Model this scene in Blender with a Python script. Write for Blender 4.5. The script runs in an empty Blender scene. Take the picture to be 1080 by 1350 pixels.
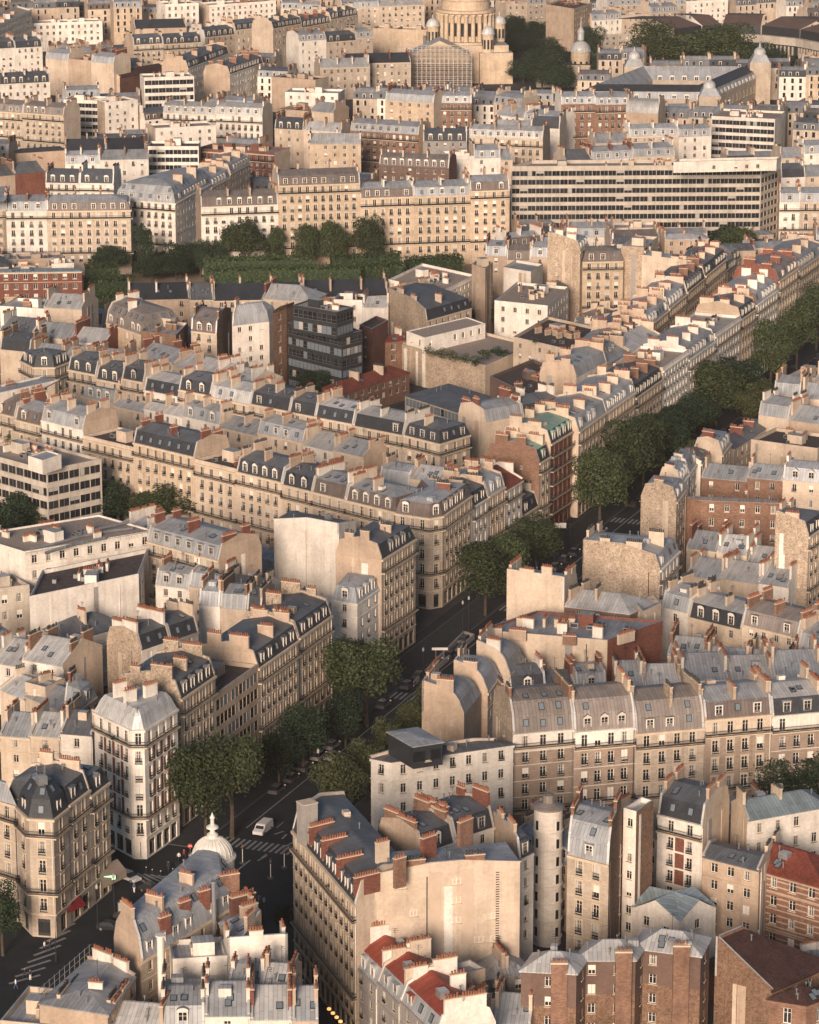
import bpy, math, random
from mathutils import Vector, Matrix
import numpy as np
R = math.radians
rng = random.Random(7)
SC = bpy.context.scene
COL = SC.collection

# ------------------------------------------------------------------ camera, sky, sun, exposure
CAM_H, PITCH, FPX, PW, PH = 200.0, R(15.34), 4262.0, 1080.0, 1350.0
cd = bpy.data.cameras.new('camera')
cam = bpy.data.objects.new('camera', cd)
COL.objects.link(cam)
cam.location = (0, 0, CAM_H)
cam.rotation_euler = (R(90) - PITCH, 0, 0)
cd.sensor_fit = 'VERTICAL'
cd.sensor_height = 36.0
cd.lens = 36.0 * FPX / PH
cd.clip_start = 1.0
cd.clip_end = 6000.0
SC.camera = cam

SUN_EL, SUN_AZ = R(16), R(-11)          # azimuth measured from straight behind the camera, negative = to the left
sun_dir = Vector((math.sin(SUN_AZ) * math.cos(SUN_EL), -math.cos(SUN_AZ) * math.cos(SUN_EL), math.sin(SUN_EL)))
world = bpy.data.worlds.new('World')
SC.world = world
world.use_nodes = True
wn = world.node_tree
sky = wn.nodes.new('ShaderNodeTexSky')
sky.sky_type = 'NISHITA'
sky.sun_disc = False
sky.sun_elevation = SUN_EL
sky.sun_rotation = math.atan2(sun_dir.x, sun_dir.y)
sky.air_density = 1.0
sky.dust_density = 1.5
sky.ozone_density = 2.5
bgn = wn.nodes['Background']
wn.links.new(sky.outputs['Color'], bgn.inputs['Color'])
bgn.inputs['Strength'].default_value = 0.068
sl = bpy.data.lights.new('sun', 'SUN')
sl.energy = 4.1
sl.angle = R(18)
sl.color = (1.0, 0.795, 0.65)
sun = bpy.data.objects.new('sun', sl)
COL.objects.link(sun)
sun.rotation_euler = sun_dir.to_track_quat('Z', 'Y').to_euler()
SC.view_settings.view_transform = 'Standard'
SC.view_settings.look = 'None'
SC.view_settings.exposure = 0.40
SC.view_settings.gamma = 1.0
HAZE = 0.00004
SC.cycles.max_bounces = 5
SC.cycles.diffuse_bounces = 3
SC.cycles.glossy_bounces = 2
SC.cycles.transmission_bounces = 2
SC.cycles.transparent_max_bounces = 4
SC.cycles.volume_bounces = 0

# ------------------------------------------------------------------ photograph pixel -> point in the place
_c, _s = math.cos(PITCH), math.sin(PITCH)
def at(px, py, z=0.0):
    a, b = (px - 540.0) / FPX, (675.0 - py) / FPX
    dz = -_s + b * _c
    t = (z - CAM_H) / dz
    return Vector((t * a, t * (_c + b * _s)))
def pj(x, y, z):
    zz = z - CAM_H
    dep = y * _c - zz * _s
    return 540 + FPX * x / dep, 675 - FPX * (y * _s + zz * _c) / dep

# ------------------------------------------------------------------ materials
MATS = {}
def nodes_of(name, rough=0.8, metal=0.0):
    m = bpy.data.materials.new(name)
    m.use_nodes = True
    nt = m.node_tree
    b = nt.nodes['Principled BSDF']
    b.inputs['Roughness'].default_value = rough
    b.inputs['Metallic'].default_value = metal
    b.inputs['Specular IOR Level'].default_value = 0.3
    MATS[name] = m
    return m, nt, b
def N(nt, t, **kw):
    n = nt.nodes.new('ShaderNode' + t)
    for k, v in kw.items():
        if k.startswith('i_'):
            n.inputs[k[2:]].default_value = v
        else:
            setattr(n, k, v)
    return n
def mix(nt, a, b, fac, mode='MIX'):
    n = nt.nodes.new('ShaderNodeMix')
    n.data_type = 'RGBA'; n.blend_type = mode
    for sock, v in ((n.inputs[6], a), (n.inputs[7], b), (n.inputs[0], fac)):
        if hasattr(v, 'node'): nt.links.new(v, sock)
        elif isinstance(v, (int, float)): sock.default_value = v
        else: sock.default_value = (*v, 1.0)
    return n.outputs[2]
def vary(nt, col, lo=0.8, hi=1.12):
    """each building a little lighter or darker than the next"""
    oi = N(nt, 'ObjectInfo')
    mr = N(nt, 'MapRange'); mr.inputs['To Min'].default_value = lo; mr.inputs['To Max'].default_value = hi
    sc_ = N(nt, 'SeparateColor'); nt.links.new(oi.outputs['Color'], sc_.inputs[0])
    nt.links.new(sc_.outputs[0], mr.inputs['Value'])
    h = N(nt, 'HueSaturation')
    nt.links.new(mr.outputs[0], h.inputs['Value'])
    nt.links.new(col, h.inputs['Color'])
    return h.outputs['Color'], oi
def ramp(nt, src, stops):
    r = N(nt, 'ValToRGB')
    e = r.color_ramp.elements
    e[0].position, e[0].color = stops[0][0], (*stops[0][1], 1)
    e[1].position, e[1].color = stops[1][0], (*stops[1][1], 1)
    for p, c in stops[2:]:
        x = e.new(p); x.color = (*c, 1)
    nt.links.new(src, r.inputs[0])
    return r.outputs[0]
def sc(c, k): return tuple(min(1, x * k) for x in c)

def wall_mat(name, col, kind='render', rough=0.85):
    m, nt, b = nodes_of(name, rough)
    uv = N(nt, 'UVMap'); uv.uv_map = 'UVMap'
    tc = N(nt, 'TexCoord')
    oi = N(nt, 'ObjectInfo')
    nz = N(nt, 'TexNoise', noise_dimensions='4D', i_Scale=0.22, i_Detail=9.0, i_Roughness=0.68)
    ml = N(nt, 'Math', operation='MULTIPLY'); ml.inputs[1].default_value = 77.0
    so = N(nt, 'SeparateColor'); nt.links.new(oi.outputs['Color'], so.inputs[0])
    nt.links.new(so.outputs[0], ml.inputs[0]); nt.links.new(ml.outputs[0], nz.inputs['W'])
    nt.links.new(tc.outputs['Object'], nz.inputs['Vector'])
    big = ramp(nt, nz.outputs['Fac'], [(0.30, (0.66, 0.64, 0.63)), (0.60, (1.05, 1.05, 1.05))])
    # rain streaks: noise squeezed along the height
    mp = N(nt, 'Mapping'); mp.inputs['Scale'].default_value = (0.9, 0.05, 1)
    nt.links.new(uv.outputs[0], mp.inputs[0])
    ns = N(nt, 'TexNoise', i_Scale=1.0, i_Detail=4.0)
    nt.links.new(mp.outputs[0], ns.inputs['Vector'])
    st = ramp(nt, ns.outputs['Fac'], [(0.34, (0.70, 0.68, 0.66)), (0.52, (1, 1, 1))])
    base = None
    if kind in ('stone', 'brick', 'striped'):
        bt = N(nt, 'TexBrick')
        nt.links.new(uv.outputs[0], bt.inputs['Vector'])
        bt.inputs['Scale'].default_value = 1.0
        if kind == 'stone':
            bt.inputs['Brick Width'].default_value = 1.1; bt.inputs['Row Height'].default_value = 0.42
            bt.inputs['Mortar Size'].default_value = 0.018
            c1, c2, cm = sc(col, 1.05), sc(col, 0.90), sc(col, 0.72)
        else:
            bt.inputs['Brick Width'].default_value = 0.46; bt.inputs['Row Height'].default_value = 0.16
            bt.inputs['Mortar Size'].default_value = 0.014
            c1, c2, cm = sc(col, 1.25), sc(col, 0.72), sc(col, 1.1)
        for k, v in (('Color1', c1), ('Color2', c2), ('Mortar', cm)): bt.inputs[k].default_value = (*v, 1)
        base = bt.outputs['Color']
        if kind == 'striped':
            sv = N(nt, 'SeparateXYZ'); nt.links.new(uv.outputs[0], sv.inputs[0])
            fr_ = N(nt, 'Math', operation='FRACT'); dv_ = N(nt, 'Math', operation='DIVIDE'); dv_.inputs[1].default_value = 0.95
            nt.links.new(sv.outputs[1], dv_.inputs[0]); nt.links.new(dv_.outputs[0], fr_.inputs[0])
            lt_ = N(nt, 'Math', operation='LESS_THAN'); lt_.inputs[1].default_value = 0.26; nt.links.new(fr_.outputs[0], lt_.inputs[0])
            base = mix(nt, base, (0.42, 0.33, 0.25), lt_.outputs[0])
    elif kind == 'rubble':
        vo = N(nt, 'TexVoronoi', i_Scale=4.2)
        nt.links.new(uv.outputs[0], vo.inputs['Vector'])
        sp = N(nt, 'SeparateColor'); nt.links.new(vo.outputs['Color'], sp.inputs[0])
        base = ramp(nt, sp.outputs[0], [(0.0, sc(col, 0.6)), (1.0, sc(col, 1.22)), (0.5, sc(col, 0.98))])
    elif kind == 'patched':
        bt = N(nt, 'TexBrick'); nt.links.new(uv.outputs[0], bt.inputs['Vector'])
        bt.inputs['Scale'].default_value = 1.0; bt.inputs['Brick Width'].default_value = 7.0; bt.inputs['Row Height'].default_value = 11.0; bt.inputs['Mortar Size'].default_value = 0.03
        for k, v in (('Color1', sc(col, 1.07)), ('Color2', sc(col, 0.94)), ('Mortar', sc(col, 0.85))): bt.inputs[k].default_value = (*v, 1)
        base = bt.outputs['Color']
    if base is None:
        rgb = N(nt, 'RGB'); rgb.outputs[0].default_value = (*col, 1); base = rgb.outputs[0]
    c = mix(nt, base, big, 0.85, 'MULTIPLY')
    ng = N(nt, 'TexNoise', i_Scale=1.7, i_Detail=6.0, i_Roughness=0.7); nt.links.new(uv.outputs[0], ng.inputs['Vector'])
    c = mix(nt, c, ramp(nt, ng.outputs['Fac'], [(0.33, (0.82, 0.80, 0.79)), (0.6, (1.05, 1.05, 1.05))]), 0.7, 'MULTIPLY')
    c = mix(nt, c, st, 0.46, 'MULTIPLY')
    c, _ = vary(nt, c, 0.84, 1.10)
    nt.links.new(c, b.inputs['Base Color'])
    bp = N(nt, 'Bump', i_Strength=0.35, i_Distance=0.05)
    nf = N(nt, 'TexNoise', i_Scale=3.0, i_Detail=3.0)
    nt.links.new(uv.outputs[0], nf.inputs['Vector'])
    nt.links.new(nf.outputs['Fac'], bp.inputs['Height'])
    nt.links.new(bp.outputs[0], b.inputs['Normal'])
    return m

def roof_mat(name, col, width=0.62, row=5.2, rough=0.55, metal=0.15, contrast=0.14, seam=0.58):
    m, nt, b = nodes_of(name, rough, metal)
    uv = N(nt, 'UVMap'); uv.uv_map = 'UVMap'
    bt = N(nt, 'TexBrick')
    # sheets run up the slope: swap u and v so that the long joints climb
    sx = N(nt, 'SeparateXYZ'); nt.links.new(uv.outputs[0], sx.inputs[0])
    cx = N(nt, 'CombineXYZ'); nt.links.new(sx.outputs[1], cx.inputs[0]); nt.links.new(sx.outputs[0], cx.inputs[1])
    nt.links.new(cx.outputs[0], bt.inputs['Vector'])
    bt.inputs['Scale'].default_value = 1.0
    bt.inputs['Brick Width'].default_value = row
    bt.inputs['Row Height'].default_value = width
    bt.inputs['Mortar Size'].default_value = 0.035
    bt.inputs['Color1'].default_value = (*sc(col, 1 + contrast), 1)
    bt.inputs['Color2'].default_value = (*sc(col, 1 - contrast), 1)
    bt.inputs['Mortar'].default_value = (*sc(col, seam), 1)
    tc = N(nt, 'TexCoord')
    nz = N(nt, 'TexNoise', i_Scale=0.25, i_Detail=6.0, i_Roughness=0.65)
    nt.links.new(tc.outputs['Object'], nz.inputs['Vector'])
    big = ramp(nt, nz.outputs['Fac'], [(0.32, (0.62, 0.60, 0.58)), (0.6, (1.06, 1.06, 1.06))])
    c = mix(nt, bt.outputs['Color'], big, 0.75, 'MULTIPLY')
    c, _ = vary(nt, c, 0.78, 1.16)
    nt.links.new(c, b.inputs['Base Color'])
    bp = N(nt, 'Bump', i_Strength=0.5, i_Distance=0.04)
    nt.links.new(bt.outputs['Fac'], bp.inputs['Height'])
    bp.invert = True
    nt.links.new(bp.outputs[0], b.inputs['Normal'])
    return m

def tile_mat(name, col):
    m, nt, b = nodes_of(name, 0.8)
    uv = N(nt, 'UVMap'); uv.uv_map = 'UVMap'
    bt = N(nt, 'TexBrick')
    nt.links.new(uv.outputs[0], bt.inputs['Vector'])
    bt.inputs['Scale'].default_value = 1.0
    bt.inputs['Brick Width'].default_value = 0.32
    bt.inputs['Row Height'].default_value = 0.36
    bt.inputs['Mortar Size'].default_value = 0.03
    bt.inputs['Color1'].default_value = (*sc(col, 1.25), 1)
    bt.inputs['Color2'].default_value = (*sc(col, 0.75), 1)
    bt.inputs['Mortar'].default_value = (*sc(col, 0.45), 1)
    tc = N(nt, 'TexCoord')
    nz = N(nt, 'TexNoise', i_Scale=0.4, i_Detail=5.0)
    nt.links.new(tc.outputs['Object'], nz.inputs['Vector'])
    big = ramp(nt, nz.outputs['Fac'], [(0.35, (0.6, 0.58, 0.56)), (0.62, (1.1, 1.1, 1.1))])
    c = mix(nt, bt.outputs['Color'], big, 0.7, 'MULTIPLY')
    nt.links.new(c, b.inputs['Base Color'])
    return m

def plain_mat(name, col, rough=0.6, metal=0.0, noise=0.15, scale=0.6, var=True):
    m, nt, b = nodes_of(name, rough, metal)
    tc = N(nt, 'TexCoord')
    nz = N(nt, 'TexNoise', i_Scale=scale, i_Detail=5.0)
    nt.links.new(tc.outputs['Object'], nz.inputs['Vector'])
    c = ramp(nt, nz.outputs['Fac'], [(0.3, sc(col, 1 - noise)), (0.7, sc(col, 1 + noise))])
    if var: c, _ = vary(nt, c, 0.85, 1.12)
    nt.links.new(c, b.inputs['Base Color'])
    return m

wall_mat('limestone', (0.5, 0.415, 0.325), 'stone')
wall_mat('cream_render', (0.6, 0.49, 0.375))
wall_mat('white_render', (0.77, 0.71, 0.62))
wall_mat('beige_render', (0.47, 0.36, 0.265), 'patched')
wall_mat('red_brick', (0.19, 0.075, 0.052), 'brick')
wall_mat('dark_brick', (0.13, 0.062, 0.046), 'brick')
wall_mat('tan_brick', (0.24, 0.14, 0.095), 'brick')
wall_mat('rubble_stone', (0.45, 0.355, 0.26), 'rubble')
wall_mat('brown_rubble', (0.22, 0.135, 0.088), 'rubble')
wall_mat('grey_render', (0.33, 0.305, 0.28))
wall_mat('concrete', (0.52, 0.46, 0.38))
wall_mat('brown_slate', (0.16, 0.105, 0.083))
wall_mat('brown_stone', (0.37, 0.285, 0.215), 'stone')
wall_mat('striped_brick', (0.22, 0.115, 0.075), 'striped')
wall_mat('yellow_stone', (0.56, 0.44, 0.315), 'stone')
roof_mat('zinc', (0.36, 0.372, 0.378))
roof_mat('light_zinc', (0.49, 0.485, 0.465))
roof_mat('warm_zinc', (0.25, 0.215, 0.19))
roof_mat('dark_zinc', (0.14, 0.15, 0.16))
roof_mat('slate', (0.050, 0.055, 0.064), 0.3, 0.3, 0.55, 0.0, 0.25, 0.6)
roof_mat('brown_roof', (0.155, 0.125, 0.110))
roof_mat('copper', (0.30, 0.45, 0.36))
roof_mat('red_metal', (0.27, 0.060, 0.038), 0.6, 3.0, 0.6, 0.0)
roof_mat('blue_zinc', (0.27, 0.335, 0.36))
tile_mat('red_tile', (0.22, 0.060, 0.038))
tile_mat('brown_tile', (0.065, 0.032, 0.028))
plain_mat('gravel', (0.30, 0.245, 0.20), 0.95, 0, 0.25, 2.0)
plain_mat('dark_felt', (0.075, 0.06, 0.055), 0.95, 0, 0.3, 1.0)
plain_mat('terracotta', (0.27, 0.105, 0.06), 0.8, 0, 0.3, 3.0)
plain_mat('black_pot', (0.05, 0.045, 0.045), 0.8)
plain_mat('iron', (0.018, 0.02, 0.024), 0.5)
plain_mat('white_paint', (0.72, 0.66, 0.57), 0.5, 0, 0.06)
plain_mat('dome_white', (0.56, 0.53, 0.47), 0.6, 0, 0.12, 1.5)
plain_mat('grey_shutter', (0.50, 0.46, 0.40), 0.6)
plain_mat('trim_stone', (0.55, 0.445, 0.325), 0.8, 0, 0.12, 0.8)
plain_mat('curtain', (0.36, 0.33, 0.29), 0.9)
plain_mat('metal_grey', (0.30, 0.30, 0.30), 0.4, 0.5)
plain_mat('dark_metal', (0.035, 0.038, 0.042), 0.5, 0.2)
plain_mat('shop_dark', (0.045, 0.042, 0.042), 0.4)
plain_mat('red_cloth', (0.16, 0.014, 0.016), 0.8)
plain_mat('beige_cloth', (0.33, 0.26, 0.20), 0.8)
plain_mat('bark', (0.075, 0.055, 0.04), 0.95, 0, 0.3, 2.0)
m, nt, b = nodes_of('glass', 0.12)
b.inputs['Specular IOR Level'].default_value = 0.5
oi = N(nt, 'ObjectInfo')
nt.links.new(ramp(nt, oi.outputs['Random'], [(0.0, (0.010, 0.011, 0.013)), (1.0, (0.035, 0.036, 0.037))]), b.inputs['Base Color'])
m, nt, b = nodes_of('sky_glass', 0.05)
b.inputs['Specular IOR Level'].default_value = 1.0
b.inputs['Base Color'].default_value = (0.16, 0.19, 0.21, 1)

def leaf_mat(name, dark, light):
    m, nt, b = nodes_of(name, 0.7)
    g = N(nt, 'NewGeometry'); oi = N(nt, 'ObjectInfo')
    c = ramp(nt, g.outputs['Random Per Island'], [(0.0, dark), (1.0, light)])
    c, _ = vary(nt, c, 0.75, 1.25)
    nt.links.new(c, b.inputs['Base Color'])
    tr = N(nt, 'BsdfTranslucent'); nt.links.new(c, tr.inputs[0])
    ms = N(nt, 'MixShader', i_Fac=0.25)
    nt.links.new(b.outputs[0], ms.inputs[1]); nt.links.new(tr.outputs[0], ms.inputs[2])
    nt.links.new(ms.outputs[0], nt.nodes['Material Output'].inputs[0])
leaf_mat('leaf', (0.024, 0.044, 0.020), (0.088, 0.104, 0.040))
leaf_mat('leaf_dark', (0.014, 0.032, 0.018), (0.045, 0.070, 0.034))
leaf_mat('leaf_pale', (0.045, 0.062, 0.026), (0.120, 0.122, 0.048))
leaf_mat('leaf_hedge', (0.035, 0.060, 0.024), (0.085, 0.12, 0.045))
leaf_mat('leaf_red', (0.09, 0.035, 0.02), (0.16, 0.07, 0.03))

# ------------------------------------------------------------------ mesh builder
class MB:
    def __init__(s): s.v, s.f, s.m, s.uv, s.mats = [], [], [], [], []
    def mi(s, name):
        if name not in s.mats: s.mats.append(name)
        return s.mats.index(name)
    def poly(s, pts, mat, uvs=None):
        n = len(s.v)
        s.v.extend([tuple(p) for p in pts])
        s.f.append(tuple(range(n, n + len(pts))))
        s.m.append(s.mi(mat))
        if uvs is None:
            a = Vector(pts[0]); e1 = (Vector(pts[1]) - a)
            nn = Vector((0, 0, 0))
            for i in range(1, len(pts) - 1): nn += (Vector(pts[i]) - a).cross(Vector(pts[i + 1]) - a)
            if e1.length < 1e-6 or nn.length < 1e-9: uvs = [(0, 0)] * len(pts)
            else:
                e1.normalize(); e2 = nn.normalized().cross(e1)
                uvs = [((Vector(p) - a).dot(e1), (Vector(p) - a).dot(e2)) for p in pts]
        s.uv.extend(uvs)
    def box(s, c, d, mat, rot=0.0, bottom=False, top_mat=None, taper=1.0):
        """box with its base centre at c, size d, turned by rot about z"""
        cr, sr = math.cos(rot), math.sin(rot)
        def P(x, y, z): return (c[0] + x * cr - y * sr, c[1] + x * sr + y * cr, c[2] + z)
        x, y, z = d[0] / 2, d[1] / 2, d[2]
        t = taper
        lo = [P(-x, -y, 0), P(x, -y, 0), P(x, y, 0), P(-x, y, 0)]
        hi = [P(-x * t, -y * t, z), P(x * t, -y * t, z), P(x * t, y * t, z), P(-x * t, y * t, z)]
        for i in range(4):
            j = (i + 1) % 4
            w = d[0] if i % 2 == 0 else d[1]
            s.poly([lo[i], lo[j], hi[j], hi[i]], mat, [(0, 0), (w, 0), (w, z), (0, z)])
        s.poly(hi, top_mat or mat)
        if bottom: s.poly(lo[::-1], mat)
    def cyl(s, c, r0, r1, h, mat, n=8, cap=True):
        a = [(math.cos(2 * math.pi * i / n), math.sin(2 * math.pi * i / n)) for i in range(n)]
        lo = [(c[0] + r0 * x, c[1] + r0 * y, c[2]) for x, y in a]
        hi = [(c[0] + r1 * x, c[1] + r1 * y, c[2] + h) for x, y in a]
        for i in range(n):
            j = (i + 1) % n
            s.poly([lo[i], lo[j], hi[j], hi[i]], mat, [(i * .3, 0), (i * .3 + .3, 0), (i * .3 + .3, h), (i * .3, h)])
        if cap: s.poly(hi, mat)
    def lathe(s, c, prof, mat, n=16):
        for (r0, z0), (r1, z1) in zip(prof, prof[1:]):
            for i in range(n):
                a0, a1 = 2 * math.pi * i / n, 2 * math.pi * (i + 1) / n
                q = [(c[0] + r * math.cos(a), c[1] + r * math.sin(a), c[2] + z) for r, z, a in
                     ((r0, z0, a0), (r0, z0, a1), (r1, z1, a1), (r1, z1, a0))]
                if r1 < 1e-4: q = q[:3]
                elif r0 < 1e-4: q = [q[0], q[2], q[3]]
                s.poly(q, mat, [(r0 * a0, z0), (r0 * a1, z0), (r1 * a1, z1), (r1 * a0, z1)][:len(q)])
    def tube(s, pts, rad, mat, n=6):
        rad = rad if isinstance(rad, (list, tuple)) else [rad] * len(pts)
        rings = []
        for k, p in enumerate(pts):
            p = Vector(p)
            d = (Vector(pts[min(k + 1, len(pts) - 1)]) - Vector(pts[max(k - 1, 0)])).normalized()
            u = d.cross(Vector((0, 0, 1)) if abs(d.z) < .9 else Vector((1, 0, 0))).normalized(); w = d.cross(u)
            rings.append([p + (u * math.cos(2 * math.pi * i / n) + w * math.sin(2 * math.pi * i / n)) * rad[k] for i in range(n)])
        for a, b in zip(rings, rings[1:]):
            for i in range(n):
                j = (i + 1) % n
                s.poly([a[j], a[i], b[i], b[j]], mat)
        s.poly(rings[-1][::-1], mat)
    def mesh(s, name, off=(0, 0, 0)):
        me = bpy.data.meshes.new(name)
        v = np.array(s.v, dtype=np.float32).reshape(-1, 3) - np.array(off, dtype=np.float32)
        me.from_pydata(v.tolist(), [], s.f)
        for mn in s.mats: me.materials.append(MATS[mn])
        me.polygons.foreach_set('material_index', s.m)
        ul = me.uv_layers.new(name='UVMap')
        ul.data.foreach_set('uv', np.array(s.uv, dtype=np.float32).ravel())
        me.update()
        return me
    def build(s, name, parent=None, off=None):
        if not s.f: return None
        if off is None: off = tuple(parent.location) if parent is not None and parent.parent is None else (0, 0, 0)
        o = bpy.data.objects.new(name, s.mesh(name, off))
        COL.objects.link(o)
        if parent is not None: o.parent = parent; o.color = parent.color
        else: o.location = off; k = rng.random(); o.color = (k, k, k, 1)
        return o

LABELS = []
def thing(name, label, cat, loc, group=None, rz=0.0):
    o = bpy.data.objects.new(name, None)
    o.empty_display_size = 0.2
    k = rng.random(); o.color = (k, k, k, 1)
    COL.objects.link(o)
    o.location = (loc[0], loc[1], loc[2] if len(loc) > 2 else 0.0)
    o.rotation_euler.z = rz
    tag(o, label, cat, group)
    return o
def tag(o, label, cat, group=None, kind=None):
    o['label'] = label; o['category'] = cat
    if group: o['group'] = group
    if kind: o['kind'] = kind
    LABELS.append(o)
    return o
def inst(name, me, parent, M):
    o = bpy.data.objects.new(name, me)
    COL.objects.link(o)
    o.parent = parent; o.color = parent.color
    o.matrix_local = M
    return o
def solo(mb, name, label, cat, group=None, base=None):
    """a thing that is one mesh, its origin at its base"""
    v = np.array(mb.v); c = base or (float(v[:, 0].mean()), float(v[:, 1].mean()), float(v[:, 2].min()))
    o = mb.build(name, None, c)
    return tag(o, label, cat, group)

# ------------------------------------------------------------------ shared part meshes (x along the wall, y into it, z up)
def strip(mb, x0, x1, z0, z1, y, mat): mb.poly([(x0, y, z0), (x1, y, z0), (x1, y, z1), (x0, y, z1)], mat)
def slab(mb, x0, x1, z0, z1, y0, y1, mat):
    """box between y0 (front) and y1 (back)"""
    mb.poly([(x0, y0, z0), (x1, y0, z0), (x1, y0, z1), (x0, y0, z1)], mat)
    mb.poly([(x0, y0, z1), (x1, y0, z1), (x1, y1, z1), (x0, y1, z1)], mat)
    mb.poly([(x0, y1, z0), (x0, y0, z0), (x0, y0, z1), (x0, y1, z1)], mat)
    mb.poly([(x1, y0, z0), (x1, y1, z0), (x1, y1, z1), (x1, y0, z1)], mat)
    mb.poly([(x0, y1, z0), (x1, y1, z0), (x1, y0, z0), (x0, y0, z0)], mat)
WW, WH = 1.15, 2.1
def window_mesh(surround, guard, state, shutters=False, lod=0):
    mb = MB(); w, h = WW / 2, WH
    strip(mb, -w, w, 0, h, .22, 'glass')
    fr = 'white_paint'
    for x0, x1, z0, z1 in ((-w, -w + .09, 0, h), (w - .09, w, 0, h), (-w + .09, w - .09, h - .1, h), (-w + .09, w - .09, 0, .16), (-.05, .05, .16, h - .1)):
        strip(mb, x0, x1, z0, z1, .18, fr)
    if lod == 0:
        for s in (-1, 1):
            a, b_ = sorted((s * .05, s * (w - .09)))
            strip(mb, a, b_, h * .70, h * .70 + .05, .185, fr)
    if state == 'curtain':
        strip(mb, -w + .09, -w + .36, .16, h - .1, .205, 'curtain'); strip(mb, w - .36, w - .09, .16, h - .1, .205, 'curtain')
    elif state == 'blind':
        strip(mb, -w + .02, w - .02, h * .45, h - .02, .15, 'white_paint')
    elif state == 'closed':
        strip(mb, -w + .02, w - .02, .02, h - .02, .12, 'grey_shutter' if surround else 'white_paint')
        strip(mb, -.015, .015, .02, h - .02, .115, 'dark_metal')
    if surround:
        slab(mb, -w - .2, -w, -.02, h + .2, -.05, .02, 'trim_stone'); slab(mb, w, w + .2, -.02, h + .2, -.05, .02, 'trim_stone')
        slab(mb, -w, w, h, h + .2, -.055, .02, 'trim_stone'); slab(mb, -w - .28, w + .28, h + .2, h + .34, -.16, .02, 'trim_stone')
    slab(mb, -w - .12, w + .12, -.14, 0, -.12, .2, 'trim_stone')
    if guard:
        strip(mb, -w - .06, w + .06, .86, .95, -.14, 'iron'); strip(mb, -w - .06, w + .06, 0, .07, -.14, 'iron')
        n = 11 if lod == 0 else 6
        t = .028 if lod == 0 else .06
        for i in range(n):
            x = -w - .03 + (2 * w + .06) * i / (n - 1)
            strip(mb, x - t / 2, x + t / 2, .07, .86, -.14, 'iron')
        strip(mb, -w, w, .28, .52, -.138, 'iron')
        slab(mb, -w - .08, w + .08, -.06, 0, -.18, 0, 'iron')
    if shutters:
        for s in (-1, 1):
            a, b_ = sorted((s * (w + .03), s * (w + .56)))
            slab(mb, a, b_, 0, h, -.07, 0, 'grey_shutter')
    return mb.mesh('window')
_W = {}
def win(surround, guard, state, shutters=False, lod=0):
    k = (bool(surround), bool(guard), state, bool(shutters), min(lod, 1))
    if k not in _W: _W[k] = window_mesh(*k)
    return _W[k]
def office_mesh(state):
    mb = MB(); w, h = WW / 2, WH
    strip(mb, -w, w, 0, h, .22, 'glass')
    for x0, x1, z0, z1 in ((-w, -w + .045, 0, h), (w - .045, w, 0, h), (-w, w, h - .07, h), (-w, w, 0, .09), (-.02, .02, .09, h - .07)):
        strip(mb, x0, x1, z0, z1, .19, 'metal_grey')
    if state == 'blind': strip(mb, -w + .05, w - .05, h * rng.choice((.3, .5)), h - .08, .2, 'curtain')
    if state == 'curtain': strip(mb, -w + .05, -.03, .1, h - .08, .205, 'curtain')
    if state == 'closed': strip(mb, -w + .05, w - .05, h * .55, h - .08, .2, 'curtain')
    return mb.mesh('window')
OFF = {k: office_mesh(k) for k in ('dark', 'blind', 'curtain', 'closed')}
def glasswall_mesh(mat):
    mb = MB(); w, h = WW / 2, WH
    strip(mb, -w, w, 0, h, .1, mat)
    for x0, x1, z0, z1 in ((-w, -w + .04, 0, h), (w - .04, w, 0, h), (-w, w, h - .05, h), (-w, w, h * .38, h * .38 + .05), (-w, w, 0, .06)):
        strip(mb, x0, x1, z0, z1, .07, 'metal_grey')
    return mb.mesh('glazing')
GLZ = [glasswall_mesh('glass'), glasswall_mesh('glass'), glasswall_mesh('sky_glass'), glasswall_mesh('curtain')]
def shop_mesh():
    mb = MB(); w, h = WW / 2, WH
    strip(mb, -w, w, 0, h, .3, 'glass')
    strip(mb, -w, w, h * .8, h, .1, 'shop_dark')
    for x0, x1 in ((-w, -w + .05), (w - .05, w), (-.02, .02)): strip(mb, x0, x1, 0, h * .8, .25, 'dark_metal')
    strip(mb, -w, w, 0, h * .16, .26, 'shop_dark')
    return mb.mesh('shopfront')
SHOP = shop_mesh()
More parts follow.
